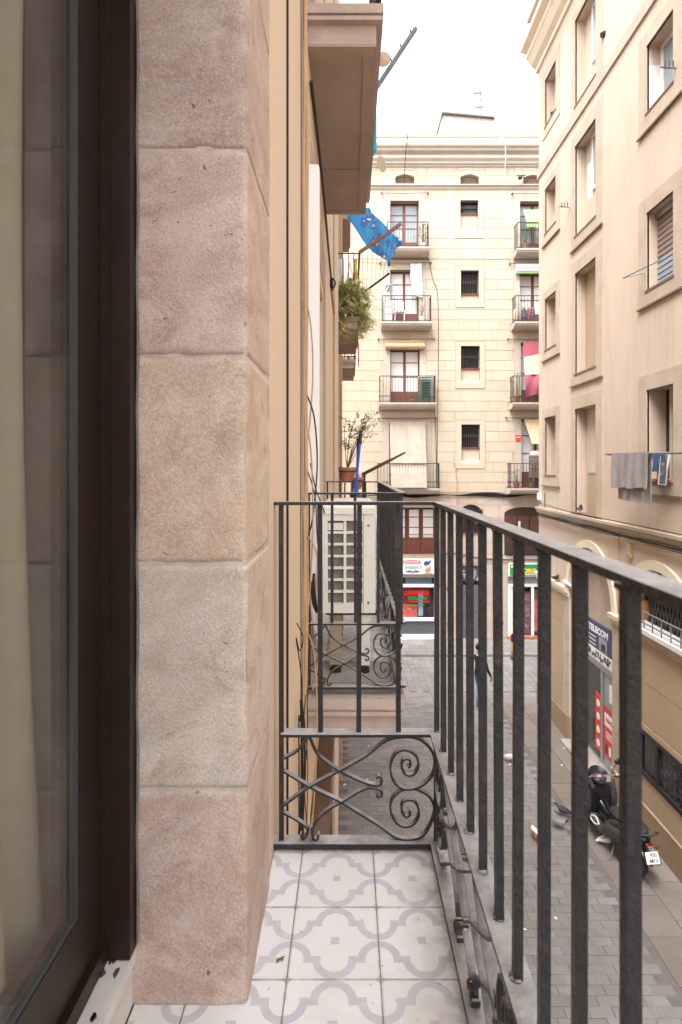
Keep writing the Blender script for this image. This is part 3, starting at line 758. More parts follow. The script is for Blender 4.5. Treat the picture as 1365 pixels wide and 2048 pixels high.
# middle shutter
sh = rb('rolling_shutter', shutter_g, far, 921, 968, 1131, 1163, .10, .2)
for k in range(16): ubox('slat', shutter_g, sh, fx(922), fx(967), YF + .07 + .012 * (k % 2), YF + .13, fz(1279) + k * .13, fz(1279) + k * .13 + .124)
mb = MB(); random.seed(5)
for k in range(7):
    cx = 925 + random.uniform(0, 36); cy = 1136 + random.uniform(0, 20)
    mb.tube(cr([(fx(cx + random.uniform(-5, 5)), YF + .06, fz(cy + random.uniform(-7, 7))) for _ in range(5)], 4), .022, 4)
mb.build('graffiti', mat('pale_spray', (.45, .45, .50), .7, .2, 6, 0, 20), sh)
for cc, x0, y0, n in ((ink_red, 880, 1118, 5), (ink_green, 880, 1190, 3), (ink_green, 884, 1240, 2), (ink_black, 985, 1190, 4)):
    mb = MB()
    for k in range(n):
        cx = x0 + random.uniform(0, 20); cy = y0 + random.uniform(0, 60 if n > 3 else 10)
        mb.tube(cr([(fx(cx + random.uniform(-4, 4)), YF - .018, fz(cy + random.uniform(-5, 5))) for _ in range(5)], 4), .016, 4)
    mb.build('graffiti', cc, far)
# grocery on the right
gs = root('grocery_sign', (fx(1048), YF - .05, fz(1151)), 'green grocery signboard with yellow capitals under the cables', 'sign')
rb('rim', sign_white, gs, 1017, 1091, 1126, 1152, -.09, -.02); rb('board', sign_green, gs, 1019, 1089, 1128, 1150, -.11, -.0901)
text('ORO', ink_yellow, gs, (fx(1045), YF - .1125, fz(1145)), .24, width=fx(1072) - fx(1045), bold=.012)
rb('top_line', sign_white, gs, 1021, 1033, 1130, 1134, -.113, -.1101); rb('small_line', sign_white, gs, 1048, 1070, 1147, 1148.5, -.113, -.1101)
rb('shop_back', shop_dark, far, 1016, 1090, 1154, 1279, .32, .4)
g = rb('grocery_front', white_pvc, far, 1016, 1090, 1168, 1174, .02, .1)
for xx in (1016, 1064, 1086): rb('post', white_pvc, g, xx, xx + 5, 1174, 1275, .02, .1)
rb('post', white_pvc, g, 1022, 1027, 1174, 1275, .05, .11)
rb('transom_pane', pane_refl, g, 1016, 1090, 1154, 1168, .04, .08)
rb('display', goods, g, 1069, 1086, 1180, 1270, .1, .3); rb('display', goods, g, 1046, 1063, 1185, 1270, .16, .3)
rb('doorstep', terracotta, g, 1014, 1092, 1272, 1280, -.10, .14)
rb('red_display', mat('red_packets', (.42, .12, .12), .5, .4, 8, 0, 20, stain=(.5, .5, .5)), g, 1069, 1086, 1200, 1262, -.02, .02)
# lintel beams over the shops
rb('lintel', trim_f, far, 776, 876, 1111, 1116.5, -.03, .05); rb('lintel', trim_f, far, 915, 1092, 1111.5, 1125, -.03, .05)
# mezzanine rails
for x0, x1 in ((800, 876), (1010, 1090)):
    mb = MB(); yb = YF - .1
    for yy in (1068, 1085, 1107): mb.box(fx(x0), fx(x1), yb - .012, yb + .012, fz(yy) - .012, fz(yy) + .012)
    n = int((x1 - x0) / 4)
    for k in range(n + 1): xx = fx(x0 + (x1 - x0) * k / n); mb.box(xx - .006, xx + .006, yb - .006, yb + .006, fz(1107), fz(1068))
    for k in range(n // 2):
        xx = x0 + 4 + k * 8; mb.tube(cr([(fx(xx - 3), yb, fz(1105)), (fx(xx), yb, fz(1094)), (fx(xx + 3), yb, fz(1090)), (fx(xx + 1), yb, fz(1096)), (fx(xx + 3), yb, fz(1104))], 3), .009, 4)
    mb.build('mezzanine_rail', wood_red if x0 == 800 else iron_far, far)

# balconies of the far building
def far_balcony(x0, x1, yslab, yrail, label, dep=.55, rich=False, netted=False):
    b = root('balcony', ((fx(x0) + fx(x1)) / 2, YF, fz(yslab + 12)), label, 'balcony', 'balconies of the far house')
    X0, X1 = fx(x0), fx(x1); zt = fz(yslab); mb = MB()
    pr = [(YF - .034, zt - .24), (YF - dep + .12, zt - .20), (YF - dep + .03, zt - .13), (YF - dep + .03, zt - .08), (YF - dep, zt - .07), (YF - dep, zt), (YF - .034, zt)]
    mb.prism(pr, 'x', X0, X1); mb.build('slab', trim_f, b)
    ya = YF - dep + .05; zr = fz(yrail)
    def rail(nm, x_0, x_1, y_0, y_1, z_): box(nm, iron_far, b, x_0 - .012, x_1 + .012, y_0 - .012, y_1 + .012, z_ - .018, z_ + .012)
    for z_, nm in ((zr, 'top_rail'), (zt + .05, 'bottom_rail')) + (((zt + .25, 'middle_rail'),) if rich else ()):
        rail(nm, X0 + .04, X1 - .04, ya, ya, z_); rail(nm, X0 + .04, X0 + .04, ya + .03, YF - .04, z_); rail(nm, X1 - .04, X1 - .04, ya + .03, YF - .04, z_)
    mb = MB(); n = max(6, int((X1 - X0) / .115))
    for k in range(n + 1):
        xx = X0 + .04 + (X1 - X0 - .08) * k / n; mb.box(xx - .007, xx + .007, ya - .007, ya + .007, zt, zr)
    for xx in (X0 + .04, X1 - .04):
        for k in range(1, 5): yy = ya + (YF - ya) * k / 5; mb.box(xx - .007, xx + .007, yy - .007, yy + .007, zt, zr)
    mb.build('bars', iron_far, b)
    if rich:
        mb = MB()
        for k in range(n // 2):
            xx = X0 + .12 + (X1 - X0 - .2) * k / (n // 2); mb.tube(cr([(xx, ya - .01, zt + .06), (xx + .09, ya - .01, zt + .14), (xx + .03, ya - .01, zt + .22), (xx - .02, ya - .01, zt + .14), (xx + .1, ya - .01, zt + .08)], 3), .008, 4)
        mb.build('scrollwork', iron_far, b)
    return b
fb1 = far_balcony(772, 856, 504, 455, 'top floor balcony of the far house, behind the blue cloth')
fb2 = far_balcony(762, 861, 650, 599, 'far house balcony with white chair and hanging white cloth', rich=False)
fb3 = far_balcony(757, 869, 808, 756, 'far house balcony with green cooler unit and rolled straw blind above', rich=True)
fb4 = far_balcony(753, 877, 976, 927, 'lowest far balcony, its door covered by a long bleached blind', rich=True)
fb5 = far_balcony(1026, 1112, 507, 456, 'far house balcony below the hanging green awning')
fb6 = far_balcony(1022, 1116, 650, 599, 'far house balcony under the rolled green and white awning')
fb7 = far_balcony(1018, 1118, 808, 756, 'far house balcony hung with the crimson and beige sheet', rich=True)
fb8 = far_balcony(1013, 1120, 976, 927, 'lowest far balcony beside the red notice plate', rich=True)

# things on and over the far balconies
def rod(y, x0, x1, label):
    r_ = root('awning_rod', (fx(x0), YF - .06, fz(y)), label, 'rod', 'thin rods over the far balcony doors')
    mb = MB(); mb.tube([(fx(x0), YF - .08, fz(y)), (fx((x0 + x1) / 2), YF - .085, fz(y + .8)), (fx(x1), YF - .08, fz(y - .5))], .012, 5); mb.build('rod', iron_far, r_)
    mb = MB(); mb.tube([(fx(x0), YF - .11, fz(y)), (fx(x0), YF, fz(y))], .028, 6); mb.build('bracket', iron_far, r_)
    mb = MB(); mb.tube([(fx(x1), YF - .11, fz(y)), (fx(x1), YF, fz(y))], .028, 6); mb.build('bracket', iron_far, r_)
rod(388, 764, 856, 'thin rod above the topmost left balcony door'); rod(527, 760, 862, 'thin rod above the door with the hanging white cloth')
rod(679, 757, 868, 'thin rod above the rolled straw blind'); rod(837, 757, 872, 'thin rod above the long bleached blind')
rod(389, 1024, 1094, 'thin rod above the hanging green awning'); rod(528, 1020, 1094, 'thin rod above the rolled green and white awning')
rod(679, 1016, 1096, 'thin rod above the crimson and beige sheet'); rod(836, 1012, 1096, 'thin rod above the red notice plate')
c_ = cloth('hanging_sheet', cloth_w, None, lambda u, v: (fx(821 + 22 * u + (2 if v > .5 else 0)), YF - .10 - .02 * math.sin(9 * u), fz(529 + v * (62 + 6 * u))), 12, 10)
tag(c_, 'white cloth hanging from the rod over the far balcony', 'cloth')
bl = root('rolled_blind', (fx(806), YF - .12, fz(700)), 'rolled straw blind above the far balcony with the cooler', 'blind')
mb = MB(); mb.tube([(fx(771), YF - .14, fz(694)), (fx(848), YF - .14, fz(694))], .115, 10); mb.build('roll', straw, bl, smooth=True)
mb = MB(); mb.box(fx(772), fx(847), YF - .10, YF - .032, fz(689), fz(681)); mb.build('drop', straw, bl)
def slat_blind(label, x0, x1, y0, y1, n, m, tilt=0.0, yoff=.06):
    b = root('slatted_blind', (fx((x0 + x1) / 2), YF - yoff, fz(y1)), label, 'blind')
    h = (fz(y0) - fz(y1)) / n
    for k in range(n):
        yy = YF - yoff - tilt * (1 - k / n); ubox('slat', m, b, fx(x0), fx(x1), yy - .012, yy + .006, fz(y1) + k * h, fz(y1) + k * h + h * .9)
    mb = MB()
    for xx in (x0 + 8, (x0 + x1) / 2, x1 - 8): mb.tube([(fx(xx), YF - yoff - tilt - .016, fz(y1)), (fx(xx), YF - yoff - .016, fz(y0))], .007, 4)
    mb.build('cord', cable_t, b); return b
slat_blind('long bleached straw blind covering the lowest left door', 780, 850, 843, 974, 44, straw2, .62, .05)
aw = cloth('green_awning', green_aw, None, lambda u, v: (fx(1045 + 40 * u), YF - .10 - .40 * math.sin(v * 1.6), fz(422 + 43 * v)), 6, 8, .012)
tag(aw, 'pale green awning hanging out over the upper right far balcony', 'awning')
ra = root('rolled_awning', (fx(1060), YF - .14, fz(548)), 'rolled green and white awning over the far door', 'awning')
mb = MB(); mb.tube([(fx(1031), YF - .13, fz(543)), (fx(1100), YF - .13, fz(543))], .10, 10); mb.build('roll', cloth_w, ra, smooth=True)
mb = MB(); mb.box(fx(1031), fx(1100), YF - .2, YF - .09, fz(550), fz(547)); mb.build('valance', green_aw, ra)
mb = MB(); mb.box(fx(1031), fx(1100), YF - .2, YF - .05, fz(538), fz(531)); mb.build('cover', white_pvc, ra)
fl = root('striped_sheet', (fx(1060), YF - .45, fz(810)), 'crimson and beige striped sheet hung over a far balcony', 'cloth')
cloth('upper_stripe', crimson, fl, lambda u, v: (fx(1042 + 46 * u), YF - .28 - .06 * v - .03 * math.sin(6 * u), fz(688 - 6 * u + v * (30 - 4 * u))), 10, 6)
cloth('middle_stripe', mat('faded_beige_cloth', (.50, .41, .33), .9, .1, 6, .2, 90), fl, lambda u, v: (fx(1042 + 46 * u), YF - .34 - .18 * v - .03 * math.sin(6 * u), fz(718.2 - 10 * u + v * (36 + 8 * u))), 10, 6)
cloth('lower_stripe', crimson, fl, lambda u, v: (fx(1042 + 46 * u), YF - .52 - .07 * math.sin(3 * v) - .03 * math.sin(11 * u + 3 * v), fz(754.4 - 2 * u + v * (44 - 10 * u))), 14, 10)
fs_ = cloth('orange_sheet', straw, None, lambda u, v: (fx(1047 + 9 * v + (50 - 9 * v) * u), YF - .10 - .42 * v, fz(839 + 50 * v)), 6, 8, .01)
tag(fs_, 'orange brown awning sloping out beside the red notice plate', 'awning')
bx_ = root('storage_chest', (fx(1075), YF - .3, fz(976)), 'brown slatted storage chest with a white bundle on the lowest right balcony', 'chest')
for k in range(6): ubox('board', wood_grey, bx_, fx(1057), fx(1096), YF - .40, YF - .06, fz(955) + k * .14, fz(955) + k * .14 + .13)
mb = MB(); mb.ball((fx(1070), YF - .25, fz(908)), (.28, .12, .13), 10, 6); mb.ball((fx(1080), YF - .25, fz(909)), (.2, .12, .10), 10, 6); mb.build('bundle', cloth_w, bx_, smooth=True)
mb = MB()
for xx in (fx(1060), fx(1094)):
    for yy in (YF - .38, YF - .09): mb.box(xx - .03, xx + .03, yy - .03, yy + .03, fz(976), fz(955))
mb.build('feet', wood_grey, bx_)
nt_ = root('notice_plate', (fx(1037), YF - .04, fz(884)), 'small red notice plate on the jamb of the lowest right door', 'sign')
rb('plate', red_poster, nt_, 1031.5, 1041, 870, 883, -.05, -.031); rb('band', sign_white, nt_, 1033, 1039.5, 874, 875.5, -.053, -.0501)
def pot(label, x, y, z, r, h, m=terracotta, leaves=40, spread=.2, hgt=.3, lm=leaf_c, seed=1):
    p = root('potted_plant', (x, y, z), label, 'plant', 'potted plants on balconies')
    mb = MB(); mb.lathe([(r * .68, 0), (r * .95, h * .82), (r * 1.05, h * .82), (r * 1.05, h), (r * .92, h), (r * .9, h * .9)], (x, y, z), 14); mb.build('pot', m, p, smooth=True)
    rnd = random.Random(seed); mb = MB()
    for k in range(leaves):
        a = rnd.uniform(0, 6.28); d = rnd.uniform(0, spread); zz = z + h + rnd.uniform(.02, hgt); s = rnd.uniform(.02, .05)
        c = Vector((x + d * math.cos(a), y + d * math.sin(a), zz)); t1 = Vector((rnd.uniform(-1, 1), rnd.uniform(-1, 1), rnd.uniform(-.6, 1))).normalized(); t2 = t1.cross(Vector((rnd.uniform(-1, 1), .3, .5))).normalized()
        mb.add([c - t1 * s, c + t2 * s * .4, c + t1 * s, c - t2 * s * .4], [(0, 1, 2, 3)])
        if k % 4 == 0: mb.tube([(x, y, z + h * .9), tuple(c)], .004, 3)
    mb.build('leaves', lm, p)['kind'] = 'stuff'; return p
pot('small plant in a white pot beside the white chair', fx(842), YF - .3, fz(650), .11, .22, white_pvc, 40, .14, .5, leaf_c, 2)
pot('low green plant behind the top left far railing', fx(845), YF - .3, fz(504), .12, .2, white_pvc, 90, .2, .9, leaf_c, 3)
pot('grassy plant beside the crimson and beige sheet', fx(1030), YF - .32, fz(808), .13, .25, terracotta, 120, .24, .9, leaf_a, 4)
pot('small green plant on the lowest right far balcony', fx(1029), YF - .32, fz(976), .12, .22, terracotta, 70, .2, .5, leaf_c, 5)
pot('potted flowers behind the railing of the green awning balcony', fx(1046), YF - .32, fz(507), .12, .22, terracotta, 70, .2, .6, leaf_c, 6)
pot('trailing plant at the foot of the cooler unit', fx(822), YF - .42, fz(808), .10, .12, terracotta, 60, .22, .2, leaf_c, 7)
cu = root('cooler_unit', (fx(849), YF - .28, fz(808)), 'green boxed cooler unit standing on the far balcony', 'appliance')
rb('casing', mat('green_casing', (.07, .15, .10), .6, .1, 6, 0, 20), cu, 838, 860, 762, 806, -.45, -.12)
for k in range(6): rb('louvre', dark_plastic, cu, 841, 857, 768 + k * 5, 771 + k * 5, -.462, -.4501)
rb('tray', white_pvc, cu, 836, 862, 755, 757.5, -.45, -.12)
mb = MB()
for xx in (fx(838), fx(860)): mb.tube([(xx, YF - .44, fz(808)), (xx, YF - .44, fz(746))], .012, 5)
mb.build('frame', metal_g, cu)
chr_ = root('garden_chair', (fx(798), YF - .32, fz(650)), 'white plastic garden chair on the far balcony with the white cloth', 'chair')
X0, X1 = fx(788), fx(808); zb = fz(650)
box('seat', white_pvc, chr_, X0, X1, YF - .45, YF - .12, zb + .40, zb + .44)
for k in range(4): box('back_slat', white_pvc, chr_, X0, X1, YF - .14, YF - .11, zb + .50 + k * .09, zb + .55 + k * .09)
for xx in (X0, X1 - .03):
    box('leg', white_pvc, chr_, xx, xx + .03, YF - .45, YF - .42, zb, zb + .399)
    box('leg', white_pvc, chr_, xx, xx + .03, YF - .109, YF - .08, zb, zb + .88)
bd = root('grey_cabinet', (fx(775), YF - .3, fz(650)), 'pale grey cabinet behind the rail, left of the white chair', 'cabinet')
rb('body', metal_g, bd, 768, 784, 605, 650, -.36, -.06)
for k in range(3): rb('door_panel', white_pvc, bd, 769.5, 782.5, 607 + k * 14, 618 + k * 14, -.375, -.3601)
sgn = root('cardboard_stand', (fx(776), YF - .35, fz(598)), 'small grey screen on a folded white stand above the far rail', 'stand')
rb('screen', metal_dull, sgn, 770, 783, 578, 590, -.45, -.42)
mb = MB(); mb.tube([(fx(766), YF - .5, fz(599)), (fx(776), YF - .46, fz(580))], .012, 4); mb.tube([(fx(770), YF - .46, fz(577.5)), (fx(784), YF - .46, fz(577.5))], .012, 4); mb.build('stand', white_pvc, sgn)
lg = root('draped_bags', (fx(1036), YF - .4, fz(650)), 'colourful bags and cloths piled behind the far right railing', 'bags')
for k, (xx, cc) in enumerate(((1027, straw), (1034, cloth_g), (1043, cloth_p), (1052, crimson), (1060, cloth_p))):
    mb = MB(); mb.ball((fx(xx), YF - .36, fz(650) + .30), (.10, .10, .30), 8, 6); mb.build('bag', cc, lg, smooth=True)
lp = root('wall_lamp', (fx(1037), YF - .1, fz(363)), 'dark wall lamp beside the attic window of the far house', 'lamp')
mb = MB(); mb.tube([(fx(1030), YF - .25, fz(358)), (fx(1048), YF - .25, fz(357))], .02, 5); mb.tube(cr([(fx(1046), YF - .012, fz(372)), (fx(1044), YF - .25, fz(360)), (fx(1037), YF - .25, fz(358))], 4), .015, 5); mb.build('arm', iron_far, lp)
mb = MB(); mb.ball((fx(1037), YF - .25, fz(362)), (.09, .09, .07)); mb.build('head', iron_far, lp)
# cables across the far facade
def wire(label, pts, r, m=cable_b, n=5, group='cables on the far house'):
    mb = MB(); mb.tube(cr(pts, 5), r, n); o = mb.build('cable', m, None, smooth=True); tag(o, label, 'cable', group); return o
bun = root('cable_bundle', (fx(880), YF - .05, fz(992)), 'thick black cable bundle sagging below the lowest far balconies', 'cables')
for k in range(7):
    mb = MB(); pts = [(fx(700 + i * 32), YF - .05 - .015 * (k % 3), fz(989 + 2.0 * math.sin(i * 1.3 + k * .4) + (k - 3) * .7 + (2 if i % 3 == 1 else 0))) for i in range(13)]
    mb.tube(cr(pts, 4), .015, 4); mb.build('strand', cable_b, bun, smooth=True)
wire('thin cable dropping down the blocks right of the left balconies', [(fx(857), YF - .03, fz(515)), (fx(866), YF - .03, fz(560)), (fx(876), YF - .03, fz(598)), (fx(876.5), YF - .03, fz(760)), (fx(873), YF - .03, fz(985))], .010)
wire('second thin cable beside the long bleached blind', [(fx(869), YF - .03, fz(812)), (fx(872), YF - .03, fz(880)), (fx(873), YF - .03, fz(980))], .010)
wire('thin black cable hanging from the far roof', [(fx(812), YF - .5, fz(277)), (fx(813), YF - .5, fz(292)), (fx(809.5), YF - .5, fz(318)), (fx(809), YF - .2, fz(345)), (fx(809), YF - .05, fz(366))], .014)
wire('white cable trailing down the far cornice', [(fx(996), YF - .1, fz(274)), (fx(1003), YF - .5, fz(300)), (fx(1007), YF - .3, fz(335)), (fx(1006), YF - .05, fz(372))], .014, white_pvc)
wire('bent tan pipe rising above the cable bundle', [(fx(907), YF - .03, fz(925)), (fx(911), YF - .03, fz(936)), (fx(913.5), YF - .03, fz(960)), (fx(914), YF - .03, fz(990)), (fx(914), YF - .03, fz(1100))], .022, cable_t)
wire('lower black cable over the shop signs', [(fx(872), YF - .06, fz(1110)), (fx(900), YF - .06, fz(1106)), (fx(940), YF - .06, fz(1112)), (fx(985), YF - .06, fz(1118)), (fx(1088), YF - .06, fz(1119))], .018)
wire('long straight wire across the blocks under the top balconies', [(fx(700), YF - .07, fz(519)), (fx(860), YF - .07, fz(519.5)), (fx(1024), YF - .07, fz(520))], .008)

# ------------------------------------------------------------------ the house opposite (right side of the alley)
XR = 5.40; YC = 16.3
opp = root('apartment_building', (XR + .5, 11, 0), 'peach rendered house along the right side of the alley', 'building', 'apartment houses')
def rz(x, y): return hz((935 - y) * XR / (x - 700))
COLS = {1: (14.92, 15.76, 14.66, 15.94), 2: (12.50, 13.66, 12.18, 13.89), 3: (9.50, 10.36, 9.24, 10.64), 4: (6.05, 7.2, 5.75, 7.5), 5: (2.9, 4.0, 2.6, 4.3)}
ROWZ = {0: {1: (9.36, 10.66, 9.10, 10.9), 2: (8.60, 10.67, 8.50, 10.9), 3: (9.36, 10.66, 9.10, 10.9), 4: (8.6, 10.67, 8.5, 10.9), 5: (9.36, 10.66, 9.1, 10.9)},
        1: {1: (6.42, 7.65, 6.13, 7.85), 2: (5.50, 7.66, 5.22, 7.95), 3: (6.41, 7.64, 6.10, 7.90), 4: (5.5, 7.66, 5.22, 7.95), 5: (6.41, 7.64, 6.1, 7.9)},
        2: {1: (3.21, 4.63, 2.95, 4.84), 2: (2.21, 4.62, 1.96, 4.90), 3: (3.19, 4.61, 2.93, 4.88), 4: (2.21, 4.62, 1.96, 4.9), 5: (3.19, 4.61, 2.93, 4.88)},
        3: {1: (-.22, 1.37, -.49, 1.60), 2: (-1.09, 1.39, -1.105, 1.68), 3: (-.22, 1.40, -.47, 1.68), 4: (-1.09, 1.39, -1.105, 1.68), 5: (-.22, 1.4, -.47, 1.68)}}
ZA = -2.96; RA = 1.15; ARCH = [12.85, 10.0, 7.1, 4.2]
wops = []
for r_ in ROWZ:
    for c_ in COLS:
        y0, y1, Y0, Y1 = COLS[c_]; z0, z1, Z0, Z1 = ROWZ[r_][c_]; wops.append((y0, y1, hz(z0), hz(z1)))
for i, a in enumerate(ARCH):
    if i == 0: wops.append((a - RA, a + RA, 0, hz(ZA + RA)))
    else:
        wops.append((a - RA, a + RA, hz(ZA), hz(ZA + RA)))
wops.append((8.0, 10.62, hz(-5.62), hz(-4.79)))
mb = MB()
for a, b, c, d in cells(-4.0, YC, -.02, hz(11.4), wops): mb.box(XR, XR + .40, a, b, c, d)
for a in ARCH:
    n = 16
    for sgn in (-1, 1):
        pr = [(a + sgn * RA, hz(ZA + RA)), (a + sgn * RA, hz(ZA))] + [(a + sgn * RA * math.cos(math.pi / 2 * k / n), hz(ZA + RA * math.sin(math.pi / 2 * k / n))) for k in range(1, n + 1)]
        mb.prism(pr, 'x', XR, XR + .40)
mb.box(XR + .40, XR + 9, YC - .4, YC, -.02, hz(11.4)); mb.box(XR + 2.2, XR + 2.5, -4, YC - .4, -.02, hz(11.4)); mb.box(XR + .40, XR + 9, -4, -3.7, -.02, hz(11.4))
mb.box(XR + .4, XR + 9, -3.7, YC - .4, hz(11.1), hz(11.39))
mb.build('wall', plaster_r, opp)
# cornice, string course, ledge
pr = [(XR + .1, hz(11.32)), (XR - .06, hz(11.32)), (XR - .06, hz(11.44)), (XR - .18, hz(11.52)), (XR - .30, hz(11.70)), (XR - .33, hz(11.72)), (XR - .33, hz(11.86)), (XR - .50, hz(11.92)), (XR - .50, hz(12.05)), (XR + .1, hz(12.05))]
mb = MB(); mb.prism(pr, 'y', -4.2, YC + .12); mb.build('cornice', cream_m, opp)
box('parapet', plaster_r, opp, XR - .2, XR + .2, -4.1, YC + .05, hz(12.051), hz(12.75)); box('coping', trim_r, opp, XR - .32, XR + .25, -4.15, YC + .1, hz(12.751), hz(12.85))
box('string_course', trim_r, opp, XR - .045, XR + .02, -4, YC + .03, hz(8.23), hz(8.47))
pr = [(XR + .02, hz(-1.27)), (XR - .05, hz(-1.27)), (XR - .06, hz(-1.20)), (XR - .09, hz(-1.18)), (XR - .09, hz(-1.12)), (XR + .02, hz(-1.108))]
mb = MB(); mb.prism(pr, 'y', -4, YC + .05); mb.build('ledge', trim_r, opp)
KIND = {(0, 1): 'blind', (0, 2): 'half', (0, 3): 'white', (1, 1): 'blind', (1, 2): 'half', (1, 3): 'white', (2, 1): 'blind', (2, 2): 'blind', (2, 3): 'roller', (3, 1): 'blind', (3, 2): 'green', (3, 3): 'curtain'}
SILLBAR = mat('dark_sill_edge', (.20, .13, .095), .9, .2, 6, .3, 60)
for r_ in ROWZ:
    for c_ in COLS:
        y0, y1, Y0, Y1 = COLS[c_]; z0, z1, Z0, Z1 = [hz(v) for v in ROWZ[r_][c_]]; kd = KIND.get((r_, c_), 'white')
        mb = MB()
        for a, b, c, d in cells(Y0, Y1, Z0, Z1, [(y0, y1, z0, z1)]): mb.box(XR - .022, XR + .03, a, b, c, d)
        s = mb.build('window_surround', trim_r, opp)
        box('drip_edge', SILLBAR, s, XR - .05, XR - .0222, Y0 - .02, Y1 + .02, Z0 - .035, Z0 + .0) if r_ else None
        dep = .24
        if kd in ('blind', 'half', 'green'):
            box('niche_back', plaster_r if kd != 'blind' else plaster_rd if (c_ == 2) else plaster_r, s, XR + dep, XR + .38, y0, y1, z0, z1)
        if kd != 'curtain': box('sill', SILLBAR, s, XR - .035, XR + dep - .002, y0 - .03, y1 + .03, z0 - .02, z0 + .02)
        if kd == 'half':
            ym = y0 + .02; yM = y0 + (y1 - y0) * .62; zm = z0 + (z1 - z0) * (.42 if r_ else .36)
            f = MB(); X = XR + dep - .04
            for a, b, c, d in cells(ym, yM, zm, z1, [(ym + .06, yM - .06, zm + .06, z1 - .06)]): f.box(X, X + .05, a, b, c, d)
            f = f.build('window_frame', white_pvc, s); box('pane', pane_refl, f, X + .02, X + .03, ym + .06, yM - .06, zm + .06, z1 - .06)
            if r_: box('white_patch', mat('white_wash', (.70, .68, .66), .8, .1, 5, .2, 60), s, XR + dep - .004, XR + dep, yM + .001, y1 - .1, zm - .1, z1 - .5)
        if kd == 'white':
            f = MB(); X = XR + dep
            ymid = (y0 + y1) / 2
            for a, b, c, d in cells(y0, y1, z0, z1, [(y0 + .07, ymid - .03, z0 + .07, z1 - .07), (ymid + .03, y1 - .07, z0 + .07, z1 - .07)]): f.box(X, X + .06, a, b, c, d)
            f = f.build('window_frame', white_pvc, s)
            for a, b in ((y0 + .07, ymid - .03), (ymid + .03, y1 - .07)): box('pane', pane_refl, f, X + .02, X + .03, a, b, z0 + .07, z1 - .07)
            box('white_lining', mat('white_wash', (.70, .68, .66), .8, .1, 5, .2, 60), s, XR + .03, XR + dep, y1 - .006, y1 - .001, z0 + .021, z1 - .35)
        if kd == 'roller':
            box('blind_box', metal_g, s, XR + .14, XR + .30, y0, y1, z1 - .12, z1)
            n = 26; h = (z1 - .12 - z0 - .02) / n
            sa = mat('brown_blind_slat', (.30, .24, .20), .5, .1, 6, 0, 30); sb_ = mat('blue_grey_blind_slat', (.33, .38, .46), .4, .1, 6, 0, 30)
            for k in range(n): ubox('slat', sb_ if k < n * .42 else sa, s, XR + .18 + .012 * (k % 2), XR + .22, y0, y1, z0 + .02 + k * h, z0 + .02 + (k + .82) * h)
            box('dark_back', glass_dark, s, XR + .28, XR + .36, y0, y1, z0, z1 - .12)
        if kd == 'green':
            n = 12; h = 1.15 / n
            for k in range(n): ubox('slat', green_dk, s, XR + .17, XR + .20, y0, y0 + .42, z1 - .05 - (k + 1) * h, z1 - .05 - (k + .12) * h)
            box('infill', plaster_rd, s, XR + .15, XR + dep - .001, y0, y1 - .35, z0, z0 + .95)
            box('infill_cap', trim_r, s, XR + .14, XR + dep - .001, y0, y1 - .33, z0 + .951, z0 + .99)
        if kd == 'curtain':
            box('dark_back', glass_dark, s, XR + .34, XR + .38, y0, y1, z0, z1)
            box('jamb', trim_r, s, XR + .2, XR + .33, y0 + .42, y0 + .50, z0, z1)
            cloth('curtain', spot_m, s, lambda u, v: (XR + .26 + .02 * math.sin(14 * u), y0 + .02 + .36 * u, z1 - v * (z1 - z0 - .01)), 14, 8)
            box('red_sill', terracotta, s, XR - .06, XR + .33, y0 - .02, y1 + .02, z0 - .03, z0 + .02)
# arches
for i, a in enumerate(ARCH):
    n = 24; mb = MB(); w_ = .17
    ring = lambda rr, x: [(x, a + rr * math.cos(math.pi * k / n), hz(ZA) + rr * math.sin(math.pi * k / n)) for k in range(n + 1)]
    A = ring(RA, XR - .05); B = ring(RA + w_, XR - .05); A2 = ring(RA, XR + .1); B2 = ring(RA + w_, XR + .02)
    vs = A + B + A2 + B2; N = n + 1; fs = []
    for k in range(n): fs += [(k, k + 1, N + k + 1, N + k), (k, 2 * N + k, 2 * N + k + 1, k + 1), (N + k, N + k + 1, 3 * N + k + 1, 3 * N + k), (2 * N + k, 3 * N + k, 3 * N + k + 1, 2 * N + k + 1)]
    fs += [(0, N, 3 * N, 2 * N), (n, N + n, 3 * N + n, 2 * N + n)]
    mb.add(vs, fs); mb.build('arch_moulding', cream_m, opp, smooth=True)
def impost(y0, y1):
    pr = [(XR + .02, hz(ZA - .22)), (XR - .05, hz(ZA - .22)), (XR - .06, hz(ZA - .12)), (XR - .12, hz(ZA - .10)), (XR - .13, hz(ZA - .001)), (XR + .02, hz(ZA - .001))]
    mb = MB(); mb.prism(pr, 'y', y0, y1); mb.build('impost', cream_m, opp)
impost(14.0, YC + .06); impost(11.15, 11.7); impost(8.25, 8.85)
